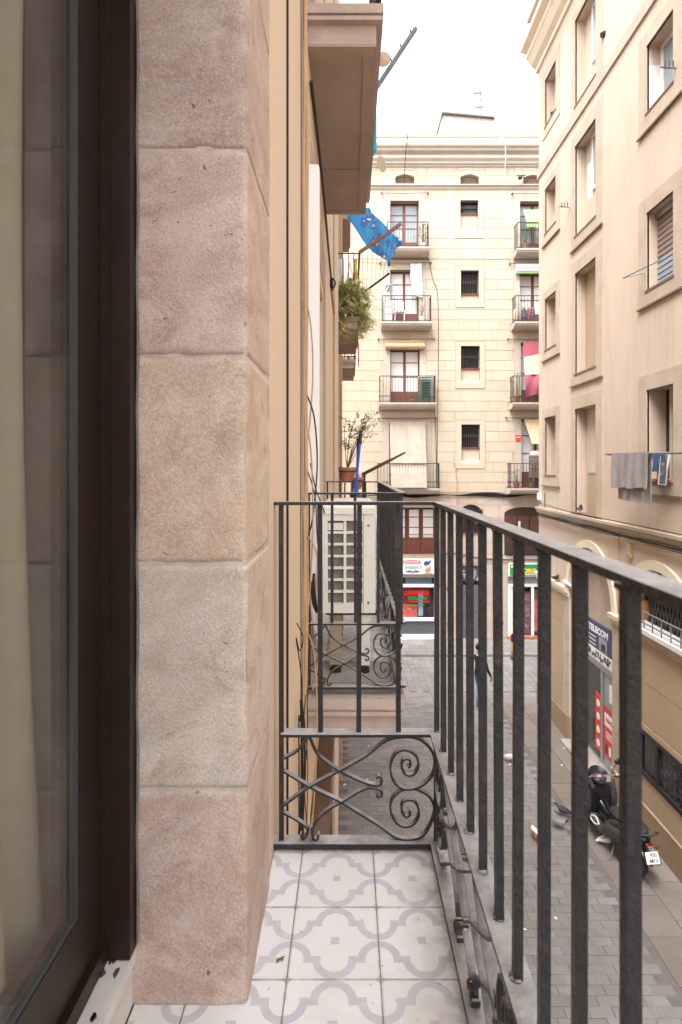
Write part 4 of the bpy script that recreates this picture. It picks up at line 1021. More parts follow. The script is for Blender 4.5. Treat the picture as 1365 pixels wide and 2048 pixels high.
# rusticated courses of the ground floor with pale joints
crs = [(-6.12, -5.40), (-5.40, -4.66), (-4.66, -3.92), (-3.92, -3.19)]
def piers(y0, y1, m, levels, cut=None):
    for z0, z1 in levels:
        for a, b, c, d in cells(y0, y1, hz(z0), hz(z1), cut or []):
            if d - c > .04 and b - a > .04: ubox('rusticated_block', m, opp, XR - .03, XR + .01, a + .012, b - .012, c + .011, d - .011)
    ubox('joint_bed', joint_r, opp, XR - .012, XR - .001, y0 + .002, y1 - .002, hz(levels[0][0]), hz(levels[-1][1])) if not cut else None
piers(14.42, YC, plaster_rd, crs); piers(14.0, 14.42, trim_r, crs); piers(11.36, 11.7, trim_r, crs)
cut = [(7.9, 10.72, hz(-5.72), hz(-4.69))]
piers(8.2, 11.36, plaster_rd, crs, cut)
for a, b, c, d in cells(8.2, 11.36, hz(-6.12), hz(-3.19), cut): ubox('joint_bed', joint_r, opp, XR - .012, XR - .001, a, b, c, d)
for a, b in ((14.0, YC + .03), (6.0, 11.7)): ubox('plinth', mat('brown_plinth', (.33, .225, .14), .9, .12, 1.2, .4, 60, .005, stain=(.25, .175, .115), streak=.4), opp, XR - .055, XR + .01, a, b, -.01, hz(-6.12))
ubox('plinth_joint', joint_r, opp, XR - .06, XR - .056, 6.0, 11.7, hz(-6.145), hz(-6.12))
# lunette of the second arch: grille, ledge and low rail
X = XR + .22
for a in ARCH[1:]:
    box('lunette_back', glass_dark, opp, XR + .30, XR + .38, a - RA, a + RA, hz(ZA), hz(ZA + RA))
    lw = box('lunette_jamb', mat('orange_render', (.45, .22, .09), .85, .1, 4, .2, 60), opp, XR + .05, XR + .299, a + RA - .30, a + RA - .001, hz(ZA), hz(ZA + .42))
    mb = MB()
    for k in range(15):
        yy = a - RA + .1 + k * .12; hh = min(.75, math.sqrt(max(0, RA * RA - (yy - a) ** 2)))
        mb.tube([(X, yy, hz(ZA + .05)), (X, yy + .12, hz(ZA + .05 + hh * .5)), (X, yy, hz(ZA + .02 + hh))], .012, 4); mb.tube([(X, yy + .12, hz(ZA + .05)), (X, yy, hz(ZA + .05 + hh * .5)), (X, yy + .12, hz(ZA + hh * .98))], .012, 4)
    mb.build('grille', iron_far, lw)
    box('ledge', marble, lw, XR - .16, XR + .22, a - RA - .05, a + RA + .02, hz(ZA - .02), hz(ZA + .06))
    mb = MB()
    for zz in (.16, .36): mb.tube([(XR - .10, a - RA, hz(ZA + zz)), (XR - .10, a + RA, hz(ZA + zz))], .016, 6)
    for k in range(9): yy = a - RA + k * 2 * RA / 8; mb.tube([(XR - .10, yy, hz(ZA + .06)), (XR - .10, yy, hz(ZA + .36))], .012, 5)
    mb.build('low_rail', metal_dull, lw)
# dark showcase window low in the wall
sw = MB()
for a, b, c, d in cells(8.0, 10.62, hz(-5.62), hz(-4.79), [(10.02, 10.54, hz(-5.55), hz(-4.86)), (9.0, 9.94, hz(-5.55), hz(-4.86)), (8.08, 8.92, hz(-5.55), hz(-4.86))]): sw.box(XR - .05, XR + .06, a, b, c, d)
sw = sw.build('showcase_frame', dark_plastic, opp)
box('pane', glass_dark, sw, XR + .0, XR + .02, 10.02, 10.54, hz(-5.55), hz(-4.86)); box('picture_panel', art_m, sw, XR + .0, XR + .02, 9.0, 9.94, hz(-5.55), hz(-4.86)); box('picture_panel', art_m, sw, XR + .0, XR + .02, 8.08, 8.92, hz(-5.55), hz(-4.86))
mb = MB()
for a, b, c, d in cells(7.9, 10.72, hz(-5.72), hz(-4.69), [(8.0, 10.62, hz(-5.62), hz(-4.79))]): mb.box(XR - .034, XR + .02, a, b, c, d)
mb.build('showcase_surround', plaster_rd, opp)
# phone shop in the first arch
a = ARCH[0]; X = XR + .26
box('arch_infill', trim_r, opp, X + .02, XR + .39, a - RA, a + RA, hz(-4.5), hz(ZA + RA))
ts = root('phone_shop_sign', (X, 12.9, hz(-4.5)), 'navy TELECOM signboard in the first arch of the peach house', 'sign')
box('board', sign_blue, ts, X - .05, X + .019, 11.9, 13.75, hz(-4.12), hz(-3.54))
box('lower_board', sign_white, ts, X - .05, X + .019, 11.9, 13.75, hz(-4.38), hz(-4.121))
text('TELECOM', sign_white, ts, (X - .052, 13.42, hz(-3.76)), .20, facing='-x', width=1.02, bold=.010)
for k in range(3): box('text_line', sign_white, ts, X - .053, X - .0501, 13.02, 13.42 - .03 * k, hz(-3.88 - .09 * k), hz(-3.86 - .09 * k))
box('picture', pane_refl, ts, X - .053, X - .0501, 12.45, 12.84, hz(-4.10), hz(-3.80)); box('picture_laptop', dark_plastic, ts, X - .056, X - .0531, 12.53, 12.74, hz(-4.08), hz(-3.92))
mb = MB(); rnd = random.Random(4)
for k in range(16):
    cy = 13.5 - k * .08; mb.tube(cr([(X - .054, cy + rnd.uniform(-.06, .06), hz(-4.25 + rnd.uniform(-.09, .09))) for _ in range(5)], 4), .009, 4)
mb.build('graffiti', ink_black, ts)
psf = MB()
for a0, b0, c0, d0 in cells(a - RA, a + RA, .02, hz(-4.5), [(12.02, 12.78, .1, hz(-4.56)), (12.88, 13.9, .1, hz(-4.56))]): psf.box(X, X + .08, a0, b0, c0, d0)
psf = psf.build('phone_shop_front', metal_g, opp)
box('pane', pane_refl, psf, X + .03, X + .05, 12.02, 12.78, .1, hz(-4.56)); box('pane', glass_dark, psf, X + .03, X + .05, 12.88, 13.9, .1, hz(-4.56))
p1 = root('window_poster', (X, 12.4, .3), 'red and white poster on the phone shop door pane', 'poster', 'red posters on the phone shop')
box('sheet', red_poster, p1, X + .02, X + .029, 12.06, 12.76, .30, 1.40); box('white_panel', sign_white, p1, X + .017, X + .0199, 12.08, 12.72, .98, 1.26)
text('NAGIN', vinyl_red, p1, (X + .0165, 12.66, 1.08), .13, facing='-x', width=.5, bold=.006)
for k in range(3): box('text_line', sign_white, p1, X + .017, X + .0199, 12.15, 12.66, .84 - k * .06, .865 - k * .06)
for k in range(3): box('icon', [dark_plastic, sign_white, yellow_p][k], p1, X + .017, X + .0199, 12.58 - k * .17, 12.68 - k * .17, .38, .58)
box('transom', metal_g, psf, X - .02, X + .019, a - RA, a + RA, hz(-4.5), hz(-4.381)); box('notice', sign_white, psf, X + .02, X + .029, 12.1, 12.5, 1.55, 1.95)
p2 = root('window_poster', (X, 13.1, .3), 'tall red poster with white dots on the phone shop', 'poster', 'red posters on the phone shop')
box('sheet', red_poster, p2, X + .02, X + .029, 12.9, 13.2, .25, 1.55)
for k in range(4):
    mb = MB(); mb.lathe([(.0, X + .0165), (.085, X + .0165), (.085, X + .0195), (.0, X + .0195)], (0, 13.05, .42 + k * .30), 14, 'x'); mb.build('dot', sign_white, p2)
box('doorstep', cement, opp, XR - .25, X, a - RA + .02, a + RA - .02, -.01, .06)
box('door_reveal_base', trim_r, opp, X + .081, XR + .39, a - RA, a + RA, -.01, hz(-4.5))
# small fittings on the peach wall
def bracket(label, y, z, n, out, m=metal_dull):
    b = root('line_bracket', (XR, y, z), label, 'bracket', 'clothes line brackets on the peach house')
    mb = MB(); mb.tube([(XR + .01, y, z - .12), (XR - .02, y, z - .03), (XR - out, y + .02, z)], .016, 6); mb.build('arm', m, b)
    for k in range(n):
        t = .25 + .75 * k / n; mb = MB(); mb.tube([(XR - out * t, y, z - .03), (XR - out * t, y, z + .09)], .011, 5); mb.build('peg', dark_plastic, b)
bracket('three pegged bracket beside the topmost right window', 9.42, hz(6.62), 3, .26); bracket('small pegged bracket between two blind windows', 13.98, hz(6.4), 3, .28, metal_g)
v_ = root('wall_vent', (XR, 12.1, hz(9.2)), 'small dark vent hole in the peach wall above the string course', 'vent')
mb = MB(); mb.tube([(XR + .01, 12.1, hz(9.2)), (XR - .06, 12.1, hz(9.16))], .06, 10); mb.build('pipe', dark_plastic, v_)
tr = root('wire_rack', (XR, 10.2, hz(3.5)), 'thin triangular wire rack on the wall beside the roller blind', 'rack')
mb = MB(); mb.tube([(XR, 10.40, hz(3.55)), (XR - .32, 10.62, hz(3.52)), (XR, 9.9, hz(3.60))], .011, 5); mb.tube([(XR, 10.40, hz(3.55)), (XR, 10.4, hz(3.15))], .009, 5); mb.build('wire', metal_dull, tr)
ap = root('small_white_box', (XR, 16.1, hz(-.83)), 'small white junction box on the peach house corner', 'box')
box('casing', white_pvc, ap, XR - .06, XR, 16.08, 16.26, hz(-.92), hz(-.72)); box('lid', white_pvc, ap, XR - .075, XR - .0601, 16.10, 16.24, hz(-.90), hz(-.74))
# cables along the ledge
cbr = root('cable_bundle', (XR - .1, 10, hz(-1.4)), 'tangle of dark cables running under the peach house ledge', 'cables')
rnd = random.Random(9)
for k in range(8):
    mb = MB(); pts = []; yy = 16.2
    while yy > 4.5:
        pts.append((XR - .075 - .012 * (k % 3), yy, hz(-1.285 - .010 * k - rnd.uniform(0, .035) - (.10 * math.sin(yy * 1.7 + k) ** 2 if k > 5 else 0)))); yy -= .9
    mb.tube(cr(pts, 4), .008 if k < 6 else .005, 4); mb.build('strand', cable_b if k < 6 else cable_t, cbr, smooth=True)
wire('thin dark wire along the top of the peach house ledge', [(XR - .03, 16.2, hz(-1.0)), (XR - .03, 14.4, hz(-1.07)), (XR - .035, 13.0, hz(-1.085)), (XR - .035, 11, hz(-1.08)), (XR - .035, 8, hz(-1.09)), (XR - .035, 5, hz(-1.08))], .009, group='cables on the peach house')
wire('pale conduit dropping between the two arches', [(XR - .02, 11.42, hz(-1.3)), (XR - .02, 11.42, hz(-1.9)), (XR - .02, 11.40, hz(-2.6)), (XR - .02, 11.4, hz(ZA))], .014, cable_t, group='cables on the peach house')
wire('short vertical black wire near the peach house corner', [(XR - .02, 15.75, hz(-.7)), (XR - .02, 15.75, hz(-1.1))], .010, group='cables on the peach house')
js = root('small_wall_box', (XR, 10.95, hz(-1.6)), 'small tan fitting under the cables between the arches', 'box')
box('casing', cable_t, js, XR - .06, XR, 10.88, 11.02, hz(-1.72), hz(-1.45)); box('lid', trim_r, js, XR - .075, XR - .0601, 10.90, 11.0, hz(-1.69), hz(-1.48))
# drying rack with washing at the lowest right window
dr = root('drying_rack', (XR, 10.1, hz(.20)), 'grey folding drying rack fixed at the lowest right window', 'rack')
zr = hz(.235); XO = 4.92
mb = MB(); mb.tube([(XO, 10.95, zr + .02), (XO, 9.7, zr), (XO, 8.3, zr - .02)], .02, 6); mb.build('outer_rail', metal_dull, dr)
mb = MB(); mb.tube([(XO, 10.95, zr + .02), (XO + .26, 10.42, zr - .03), (XR, 9.95, zr + .02)], .02, 6); mb.build('side_bar', metal_dull, dr)
mb = MB(); mb.tube([(XO, 8.3, zr - .02), (XR, 8.9, zr)], .02, 6); mb.build('side_bar', metal_dull, dr)
for k in range(3):
    mb = MB(); t = .12 + k * .12; mb.tube([(XR - t, 10.1 + t * .9, zr), (XR - t, 8.7, zr - .02)], .008, 5); mb.build('line', metal_dull, dr)
tw = root('grey_towel', (XO, 10.0, hz(-.7)), 'grey towel hanging from the drying rack', 'towel')
cloth('front_fall', cloth_g, tw, lambda u, v: (XO - .030 - (.022 * math.sin(11 * u + 2 * v) + .014 * math.sin(27 * u + 1.5 * v)) * min(1, .25 + v), 10.66 - 1.27 * u - .05 * v * (1 - u), zr + .022 - v * (.63 - .03 * u + .012 * math.sin(14 * u))), 48, 16, .008)
cloth('back_fall', cloth_g, tw, lambda u, v: (XO + .030 + (.020 * math.sin(9 * u + 1) + .012 * math.sin(23 * u)) * min(1, .2 + v), 10.56 - 1.22 * u, zr + .022 - v * (.84 + .02 * u)), 40, 12, .008)
mb = MB(); mb.tube([(XO - .035, 10.6, zr + .03), (XO - .04, 10.6, zr - .03)], .02, 6); mb.build('peg', mat('pink_peg', (.6, .1, .2), .5, .1, 6, 0, 20), tw)
def hang(label, nm, m, y0, wd, ln, xo, fold=.02):
    o = cloth(nm, m, None, lambda u, v: (xo + fold * math.sin(8 * u + 3 * v), y0 - wd * u * (1 - .15 * v), zr - .01 - ln * v), 12, 10, .008); tag(o, label, 'laundry', 'washing on the drying rack')
hang('dark blue garment pegged on the drying rack', 'blue_garment', cloth_b, 9.92, .24, .30, XR - .15)
hang('olive cloth hanging beside the blue garment', 'olive_cloth', mat('olive_cloth', (.33, .29, .18), .9, .1, 8, .2, 90), 9.86, .22, .44, XR - .10)
hang('crumpled white cloth hanging at the right window sill', 'white_laundry', cloth_w, 9.72, .24, .52, XR - .13, .05)
hang('dark patterned cloth with white spots on the rack', 'patterned_cloth', cloth_p, 9.56, .16, .50, XR - .20, .03)

# ------------------------------------------------------------------ our own house (left side) and the balcony we stand on
XW = -.2165; ZF = -1.09
own = root('apartment_building', (-1.5, 6, 0), 'orange cream stuccoed house along the left edge', 'building', 'apartment houses')
BAYS = [(-.10, 1.158), (3.42, 4.62), (9.5, 10.7), (13.1, 14.2)]
lops = [(y0, y1, hz(zf), hz(zf + 2.44)) for y0, y1 in BAYS for zf in (ZF, 2.36, 5.56)]
lops += [(3.3, 4.7, .0, hz(-2.4)), (8.9, 10.9, 0, hz(-3.2)), (12.6, 14.2, 0, hz(-3.2))]
mb = MB(); mb.cur = 0
for a, b, c, d in cells(-3.0, 15.2, -.02, hz(9.5), lops + [(-.427, 1.485, hz(-1.13), hz(-1.09)), (1.158, 1.485, hz(-1.09), hz(1.5)), (-.427, -.10, hz(-1.09), hz(1.5)), (-.1, 1.158, hz(1.35), hz(1.60))]):
    mb.cur = 1 if a >= 6.6 else 0
    mb.box(-.66, XW, a, b, c, d)
mb.cur = 0; mb.box(-6, -.66, 14.9, 15.2, -.02, hz(9.5)); mb.box(-6, -.66, -3.0, -2.7, -.02, hz(9.5)); mb.box(-6.3, -6, -3, 15.2, -.02, hz(9.5)); mb.box(-6, -.66, -2.7, 14.9, hz(9.2), hz(9.5))
mb.build('wall', [plaster_l, plaster_l2], own)
# closed balcony doors of the other bays
for (y0, y1, z0, z1) in lops:
    if y0 < 0 and abs(z0 - hz(ZF)) < .01: continue
    d = MB()
    ym = (y0 + y1) / 2
    for a, b, c, e in cells(y0, y1, z0, z1, [(y0 + .1, ym - .06, z0 + .5, z1 - .1), (ym + .06, y1 - .1, z0 + .5, z1 - .1)]): d.box(-.50, -.44, a, b, c, e)
    d = d.build('balcony_door', wood_brown if z0 < .1 else wood_red, own)
    for a, b in ((y0 + .1, ym - .06), (ym + .06, y1 - .1)): box('pane', pane_refl, d, -.48, -.46, a, b, z0 + .5, z1 - .1)
# stone surrounds of those doors
for (y0, y1, z0, z1) in lops:
    if z0 < .1 or (y0 < 0 and abs(z0 - hz(ZF)) < .01): continue
    for ya, yb in ((y0 - .32, y0), (y1, y1 + .32)):
        for k in range(6): ubox('surround_stone', quoin_f, own, XW - .02, XW + .008, ya + .002, yb - .002, z0 + k * .42, z0 + k * .42 + .414)
    ubox('lintel_stone', quoin_f, own, XW - .02, XW + .008, y0 - .32, y1 + .32, z1 + .1, z1 + .42)
sf2 = box('shopfront_casing', wood_brown, own, XW, XW + .07, 3.15, 3.3, .0, hz(-2.1)); box('casing_post', wood_brown, sf2, XW, XW + .07, 4.7, 4.85, .0, hz(-2.1)); box('casing_head', wood_brown, sf2, XW, XW + .10, 3.12, 4.88, hz(-2.1) + .001, hz(-1.9))
mb = MB(); mb.tube([(XW + .002, 3.6, hz(-2.02)), (XW + .05, 3.9, hz(-2.0))], .012, 6); mb.build('awning_arm', cable_b, sf2)

# our door jamb: five visible blocks of pitted sandstone, chipped at the joints
rs = [stone('stone_top', (.50, .395, .345), (.61, .505, .445), (.55, .405, .30), 1), stone('stone_pink', (.575, .43, .38), (.68, .545, .485), (.63, .455, .35), 2),
      stone('stone_ochre', (.60, .465, .37), (.70, .575, .48), (.65, .465, .33), 3), stone('stone_grey', (.60, .505, .435), (.70, .61, .54), (.63, .49, .375), 4), stone('stone_base', (.54, .415, .36), (.645, .525, .465), (.54, .365, .275), 5)]
def rough_block(x0, x1, y0, y1, z0, z1, seed, step=.011):
    """box with a gridded skin, worn edges and a slightly uneven face"""
    mb = MB(); nx, ny, nz = max(2, int((x1 - x0) / step)), max(2, int((y1 - y0) / step)), max(2, int((z1 - z0) / step)); so = Vector((seed * 7.3, seed * 3.1, 0))
    cx, cy, cz_ = (x0 + x1) / 2, (y0 + y1) / 2, (z0 + z1) / 2
    def dis(p):
        p = Vector(p); q = Vector(p); r_ = .0055 + .004 * noise.noise((p + so) * 9)
        if noise.noise((p + so) * 11) > .28: r_ *= 2.0
        dx = min(p.x - x0, x1 - p.x); dy = min(p.y - y0, y1 - p.y); dz = min(p.z - z0, z1 - p.z)
        def rd(a, b):
            return max(0, r_ - math.hypot(max(0, r_ - a), max(0, r_ - b)) + 0) if False else 0
        for (da, db, ax, bx) in ((dx, dy, 0, 1), (dx, dz, 0, 2), (dy, dz, 1, 2)):
            if da < r_ and db < r_:
                e = math.hypot(r_ - da, r_ - db) - r_
                if e > 0:
                    for ax_, d_ in ((ax, da), (bx, db)):
                        s = -1 if p[ax_] > (cx, cy, cz_)[ax_] else 1; q[ax_] += s * e * (r_ - d_) / (e + r_)
        n_ = noise.noise((p + so) * 5) * .0022 + noise.noise((p + so) * 22) * .0011 + noise.noise((p + so) * 60) * .0005
        nd = Vector(((p.x - cx) / (x1 - x0), (p.y - cy) / (y1 - y0), (p.z - cz_) / (z1 - z0)))
        k = max(range(3), key=lambda i: abs(nd[i])); q[k] += n_ * (1 if nd[k] > 0 else -1)
        return q
    def face(o_, u, v, nu, nv):
        vs = []; fs = []
        for i in range(nu + 1):
            for j in range(nv + 1): vs.append(dis(Vector(o_) + Vector(u) * (i / nu) + Vector(v) * (j / nv)))
        for i in range(nu):
            for j in range(nv): a = i * (nv + 1) + j; fs.append((a, a + nv + 1, a + nv + 2, a + 1))
        mb.add(vs, fs)
    X, Y, Z = (x1 - x0, 0, 0), (0, y1 - y0, 0), (0, 0, z1 - z0)
    face((x0, y0, z0), X, Z, nx, nz); face((x1, y0, z0), Y, Z, ny, nz); face((x0, y0, z1), X, Y, nx, ny); face((x0, y0, z0), X, Y, nx, ny); face((x0, y0, z0), Y, Z, 2, nz); face((x0, y1, z0), X, Z, nx, 2)
    return mb
JZ = [-1.096, -.654, -.196, .226, .644, 1.06, 1.5]
jmb = root('stone_door_jamb', (-.32, 1.32, hz(ZF)), 'pinkish sandstone door jamb of large worn blocks beside the balcony door', 'jamb')
for k in range(6):
    ee = .0028
    mb = rough_block(-.452, -.208, 1.158, 1.485, hz(JZ[k]) + (ee if k else 0), hz(JZ[k + 1]) - ee, k + 1)
    o = mb.build('stone_block', rs[(4, 3, 2, 1, 0, 1)[k]], jmb)
    bm = bmesh.new(); bm.from_mesh(o.data); bmesh.ops.remove_doubles(bm, verts=bm.verts, dist=.0006); bmesh.ops.recalc_face_normals(bm, faces=bm.faces); bm.to_mesh(o.data); bm.free()
    o.data.polygons.foreach_set('use_smooth', [True] * len(o.data.polygons))
box('mortar', mat('pale_mortar', (.66, .57, .50), .95, .2, 20, .6, 200, .003, stain=(.30, .20, .15)), jmb, -.45, -.2105, 1.1608, 1.484, hz(-1.09), hz(1.5))
for k in range(6): ubox('back_stone', quoin_f, jmb, -.66, -.4525, 1.16, 1.484, hz(JZ[k]) + .004, hz(JZ[k + 1]) - .002)
box('lintel', rs[1], own, -.66, XW + .012, -.102, 1.16, hz(1.35), hz(1.60))
for k in range(6): ubox('surround_stone', rs[k % 5], own, -.66, XW + .008, -.427, -.102, hz(JZ[k]), hz(JZ[k + 1]) - .004)

# room behind the glass
rm = MB(); rm.box(-4.2, -.66, -2.0, 3.0, hz(-1.12), hz(-1.10)); rm.box(-4.2, -.66, -2.0, 3.0, hz(1.62), hz(1.66)); rm.box(-4.25, -4.2, -2, 3, hz(-1.1), hz(1.62)); rm.box(-4.2, -.66, -2.05, -2, hz(-1.1), hz(1.62)); rm.box(-4.2, -.66, 3, 3.05, hz(-1.1), hz(1.62))
structure(rm.build('room', room_m))
# glazed door leaf and frame
dr_ = root('glazed_door', (-.50, .5, hz(-.97)), 'dark brown aluminium glazed door in the stone opening at left', 'door')
fxd = MB(); fxd.box(-.545, -.432, 1.122, 1.157, hz(-.968), hz(1.35)); fxd.box(-.555, -.475, -.098, 1.122, hz(-.968), hz(-.932)); fxd.box(-.545, -.44, -.098, 1.122, hz(1.29), hz(1.35)); fxd.box(-.545, -.44, -.098, -.06, hz(-.932), hz(1.29))
fxd.box(-.50, -.470, 1.108, 1.1218, hz(-.932), hz(1.29))
fxd.build('fixed_frame', brown_alu, dr_)
lf = MB()
for a, b, c, d in cells(-.058, 1.104, hz(-.930), hz(1.288), [(-.0, 1.028, hz(-.812), hz(1.22))]): lf.box(-.538, -.487, a, b, c, d)
lf = lf.build('leaf', brown_alu, dr_)
mb = MB(); t = .012
for a, b, c, d in cells(-.0, 1.028, hz(-.812), hz(1.22), [(.007, 1.021, hz(-.805), hz(1.213))]): mb.box(-.5015, -.489, a, b, c, d)
mb.build('glazing_bead', mat('blue_grey_gasket', (.06, .066, .075), .4, .1, 8, 0, 40), lf)
box('pane', glass_m, lf, -.5005, -.4945, .0072, 1.0208, hz(-.8048), hz(1.2128))
mb = MB(); pts = [(-.4285 + .0015 * math.sin(k * 1.7), 1.1535, hz(-.96 + k * .077)) for k in range(31)]
mb.ribbon(cr(pts, 2), (1, .4, 0), .0045, .004); mb.build('sealant', mat('grey_white_sealant', (.20, .19, .185), .7, .3, 12, .4, 90), dr_)
sill = root('door_sill', (-.5, .5, hz(-1.09)), 'worn white marble sill under the glazed door', 'sill')
box('sill_slab', marble, sill, -.62, -.432, -.099, 1.157, hz(-.998), hz(-.9705)); box('riser', marble, sill, -.60, -.440, -.099, 1.157, hz(-1.089), hz(-.9985))
rnd = random.Random(12); mb = MB()
for k in range(16):
    yy = rnd.uniform(.7, 1.14); xx = -.447 - rnd.uniform(0, .03); rr = rnd.uniform(.003, .010); mb.add([(xx + rr * math.cos(j) * rnd.uniform(.5, 1.2), yy + rr * 1.7 * math.sin(j) * rnd.uniform(.5, 1.2), hz(-.9700)) for j in (0, 1, 2, 3, 4, 5)], [(0, 1, 2, 3, 4, 5)])
mb.build('dirt_chips', mat('dirt', (.10, .075, .06), .95, .3, 30, 0, 60), sill)
cu_ = cloth('curtain', curtain_m, None, lambda u, v: (-.575 + .020 * math.sin(u * 52 + 1.2 * math.sin(v * 3)) + .016 * math.sin(u * 23 + 1), -.05 + 1.055 * u + (.065 * v - .02 * math.sin(3 * v)) * u ** 6 , hz(1.28 - 2.2 * v)), 150, 14, .002)
tag(cu_, 'beige curtain hanging behind the glass of the balcony door', 'curtain')

# ---------------- balcony slabs with mouldings
def slab(label, xo, y0, y1, ztop, m=slab_s, group='balconies of the left house', soffit=True):
    b = root('balcony', ((XW + xo) / 2, (y0 + y1) / 2, hz(ztop - .2)), label, 'balcony', group)
    def ring(p, z0, z1, nm, mm): return box(nm, mm, b, XW, xo - p, y0 + p, y1 - p, hz(ztop + z0), hz(ztop + z1))
    ring(0, -.012 - .048, -.012, 'top_moulding', m); ring(.012, -.072, -.0601, 'neck_moulding', m); ring(.004, -.092, -.0721, 'bead_moulding', m); ring(.035, -.195, -.0921, 'slab', m)
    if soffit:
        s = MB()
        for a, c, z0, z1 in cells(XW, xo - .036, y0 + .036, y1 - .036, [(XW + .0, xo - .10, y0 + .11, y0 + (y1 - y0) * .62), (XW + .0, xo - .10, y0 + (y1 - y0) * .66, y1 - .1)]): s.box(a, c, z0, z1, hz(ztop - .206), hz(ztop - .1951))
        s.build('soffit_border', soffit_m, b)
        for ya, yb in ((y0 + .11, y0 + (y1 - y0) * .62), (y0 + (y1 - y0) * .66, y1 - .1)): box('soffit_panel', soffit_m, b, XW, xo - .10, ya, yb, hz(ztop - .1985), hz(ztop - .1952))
    return b
ob = slab('tiled balcony floor slab we stand on', .268, -.95, 1.672, ZF - .008, soffit=False)
box('cement_bed', cement, ob, XW, .262, -.94, 1.664, hz(ZF - .0199), hz(ZF - .008)); box('cement_bed', cement, ob, -.44, XW - .001, -.09, 1.157, hz(ZF - .03), hz(ZF - .008))
box('rusty_edge', rust, ob, .244, .264, -.94, 1.664, hz(ZF - .0079), hz(ZF + .004)); box('end_edge', cement, ob, XW, .243, 1.632, 1.664, hz(ZF - .0079), hz(ZF - .002))
GX = [-.534, -.334, -.134, .066, .266]; GY = [1.6156 - .2 * k for k in range(14)]
for i in range(4):
    for j in range(13):
        y1 = GY[j] + (.016 if j == 0 else 0); y0 = GY[j + 1]; x0, x1 = GX[i], GX[i + 1]
        xa = max(x0, -.438 if y0 < 1.15 and y0 > -.3 else XW + .001); xb = min(x1, .243)
        if xb - xa < .01: continue
        g = .0011; mb = MB()
        mb.box(xa - x0 + g, xb - x0 - g, g, y1 - y0 - g, -.0085, 0)
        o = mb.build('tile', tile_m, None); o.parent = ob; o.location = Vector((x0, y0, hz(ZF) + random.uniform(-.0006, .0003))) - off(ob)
dl = root('dry_leaf', (-.135, 1.255, hz(ZF)), 'tiny dry leaf scrap lying on the white tile', 'leaf')
mb = MB(); rnd = random.Random(2)
for k in range(5):
    c = Vector((-.158 + rnd.uniform(-.010, .010), 1.262 + rnd.uniform(-.008, .008), hz(ZF) + .002)); t1 = Vector((rnd.uniform(-1, 1), rnd.uniform(-1, 1), .3)).normalized() * .007; t2 = Vector((-t1.y, t1.x, .002)) * .6
    mb.add([c - t1, c + t2, c + t1, c - t2], [(0, 1, 2, 3)])
mb.build('scrap', mat('dry_leaf', (.22, .12, .06), .9, .3, 60, 0, 60), dl)

# ---------------- wrought-iron railings
MOT = {
 'A': [(140, 865), (310, 745), (510, 640), (690, 540), (800, 455), (900, 423), (1020, 430), (1105, 495), (1137, 580), (1120, 670), (1040, 740), (940, 757), (865, 705), (845, 610), (880, 530), (945, 505), (1010, 540), (1030, 605), (1000, 660), (950, 665), (920, 620), (930, 570), (968, 566), (978, 600), (962, 618)],
 'B': [(140, 645), (310, 745), (520, 845), (610, 900), (760, 990), (870, 1065), (960, 1086), (1060, 1060), (1118, 970), (1135, 880), (1090, 800), (1000, 758), (920, 768), (860, 820), (845, 890), (870, 960), (930, 1002), (1000, 985), (1035, 920), (1010, 845), (960, 830), (925, 850), (920, 900), (945, 938), (974, 925), (974, 893)],
 'C': [(140, 560), (230, 512), (302, 425)],
 'D': [(308, 420), (360, 530), (430, 592), (510, 643), (640, 705), (735, 735), (780, 728), (788, 700), (770, 678), (753, 690)],
 'E': [(140, 910), (230, 958), (305, 1020), (270, 1075), (255, 1045)],
 'F': [(330, 1020), (370, 950), (440, 890), (530, 842), (640, 776), (710, 752), (778, 768), (790, 798), (762, 810), (753, 790)],
 'G': [(325, 1000), (335, 1070), (365, 1078), (372, 1045)]}
WELD = []
def weld(parent, x, y, z):
    if not WELD:
        mb = MB(); mb.ball((0, 0, 0), (.0115, .0115, .0055), 9, 5)
        mb.v = [v * (1 + .25 * noise.noise(v * 160)) for v in mb.v]; o = mb.build('weld', iron, None, smooth=True); WELD.append(o.data); bpy.data.objects.remove(o)
    o = bpy.data.objects.new('weld', WELD[0]); COL.objects.link(o); o.parent = parent; o.location = Vector((x, y, z)) - off(parent); o.rotation_euler.z = random.uniform(0, 6)
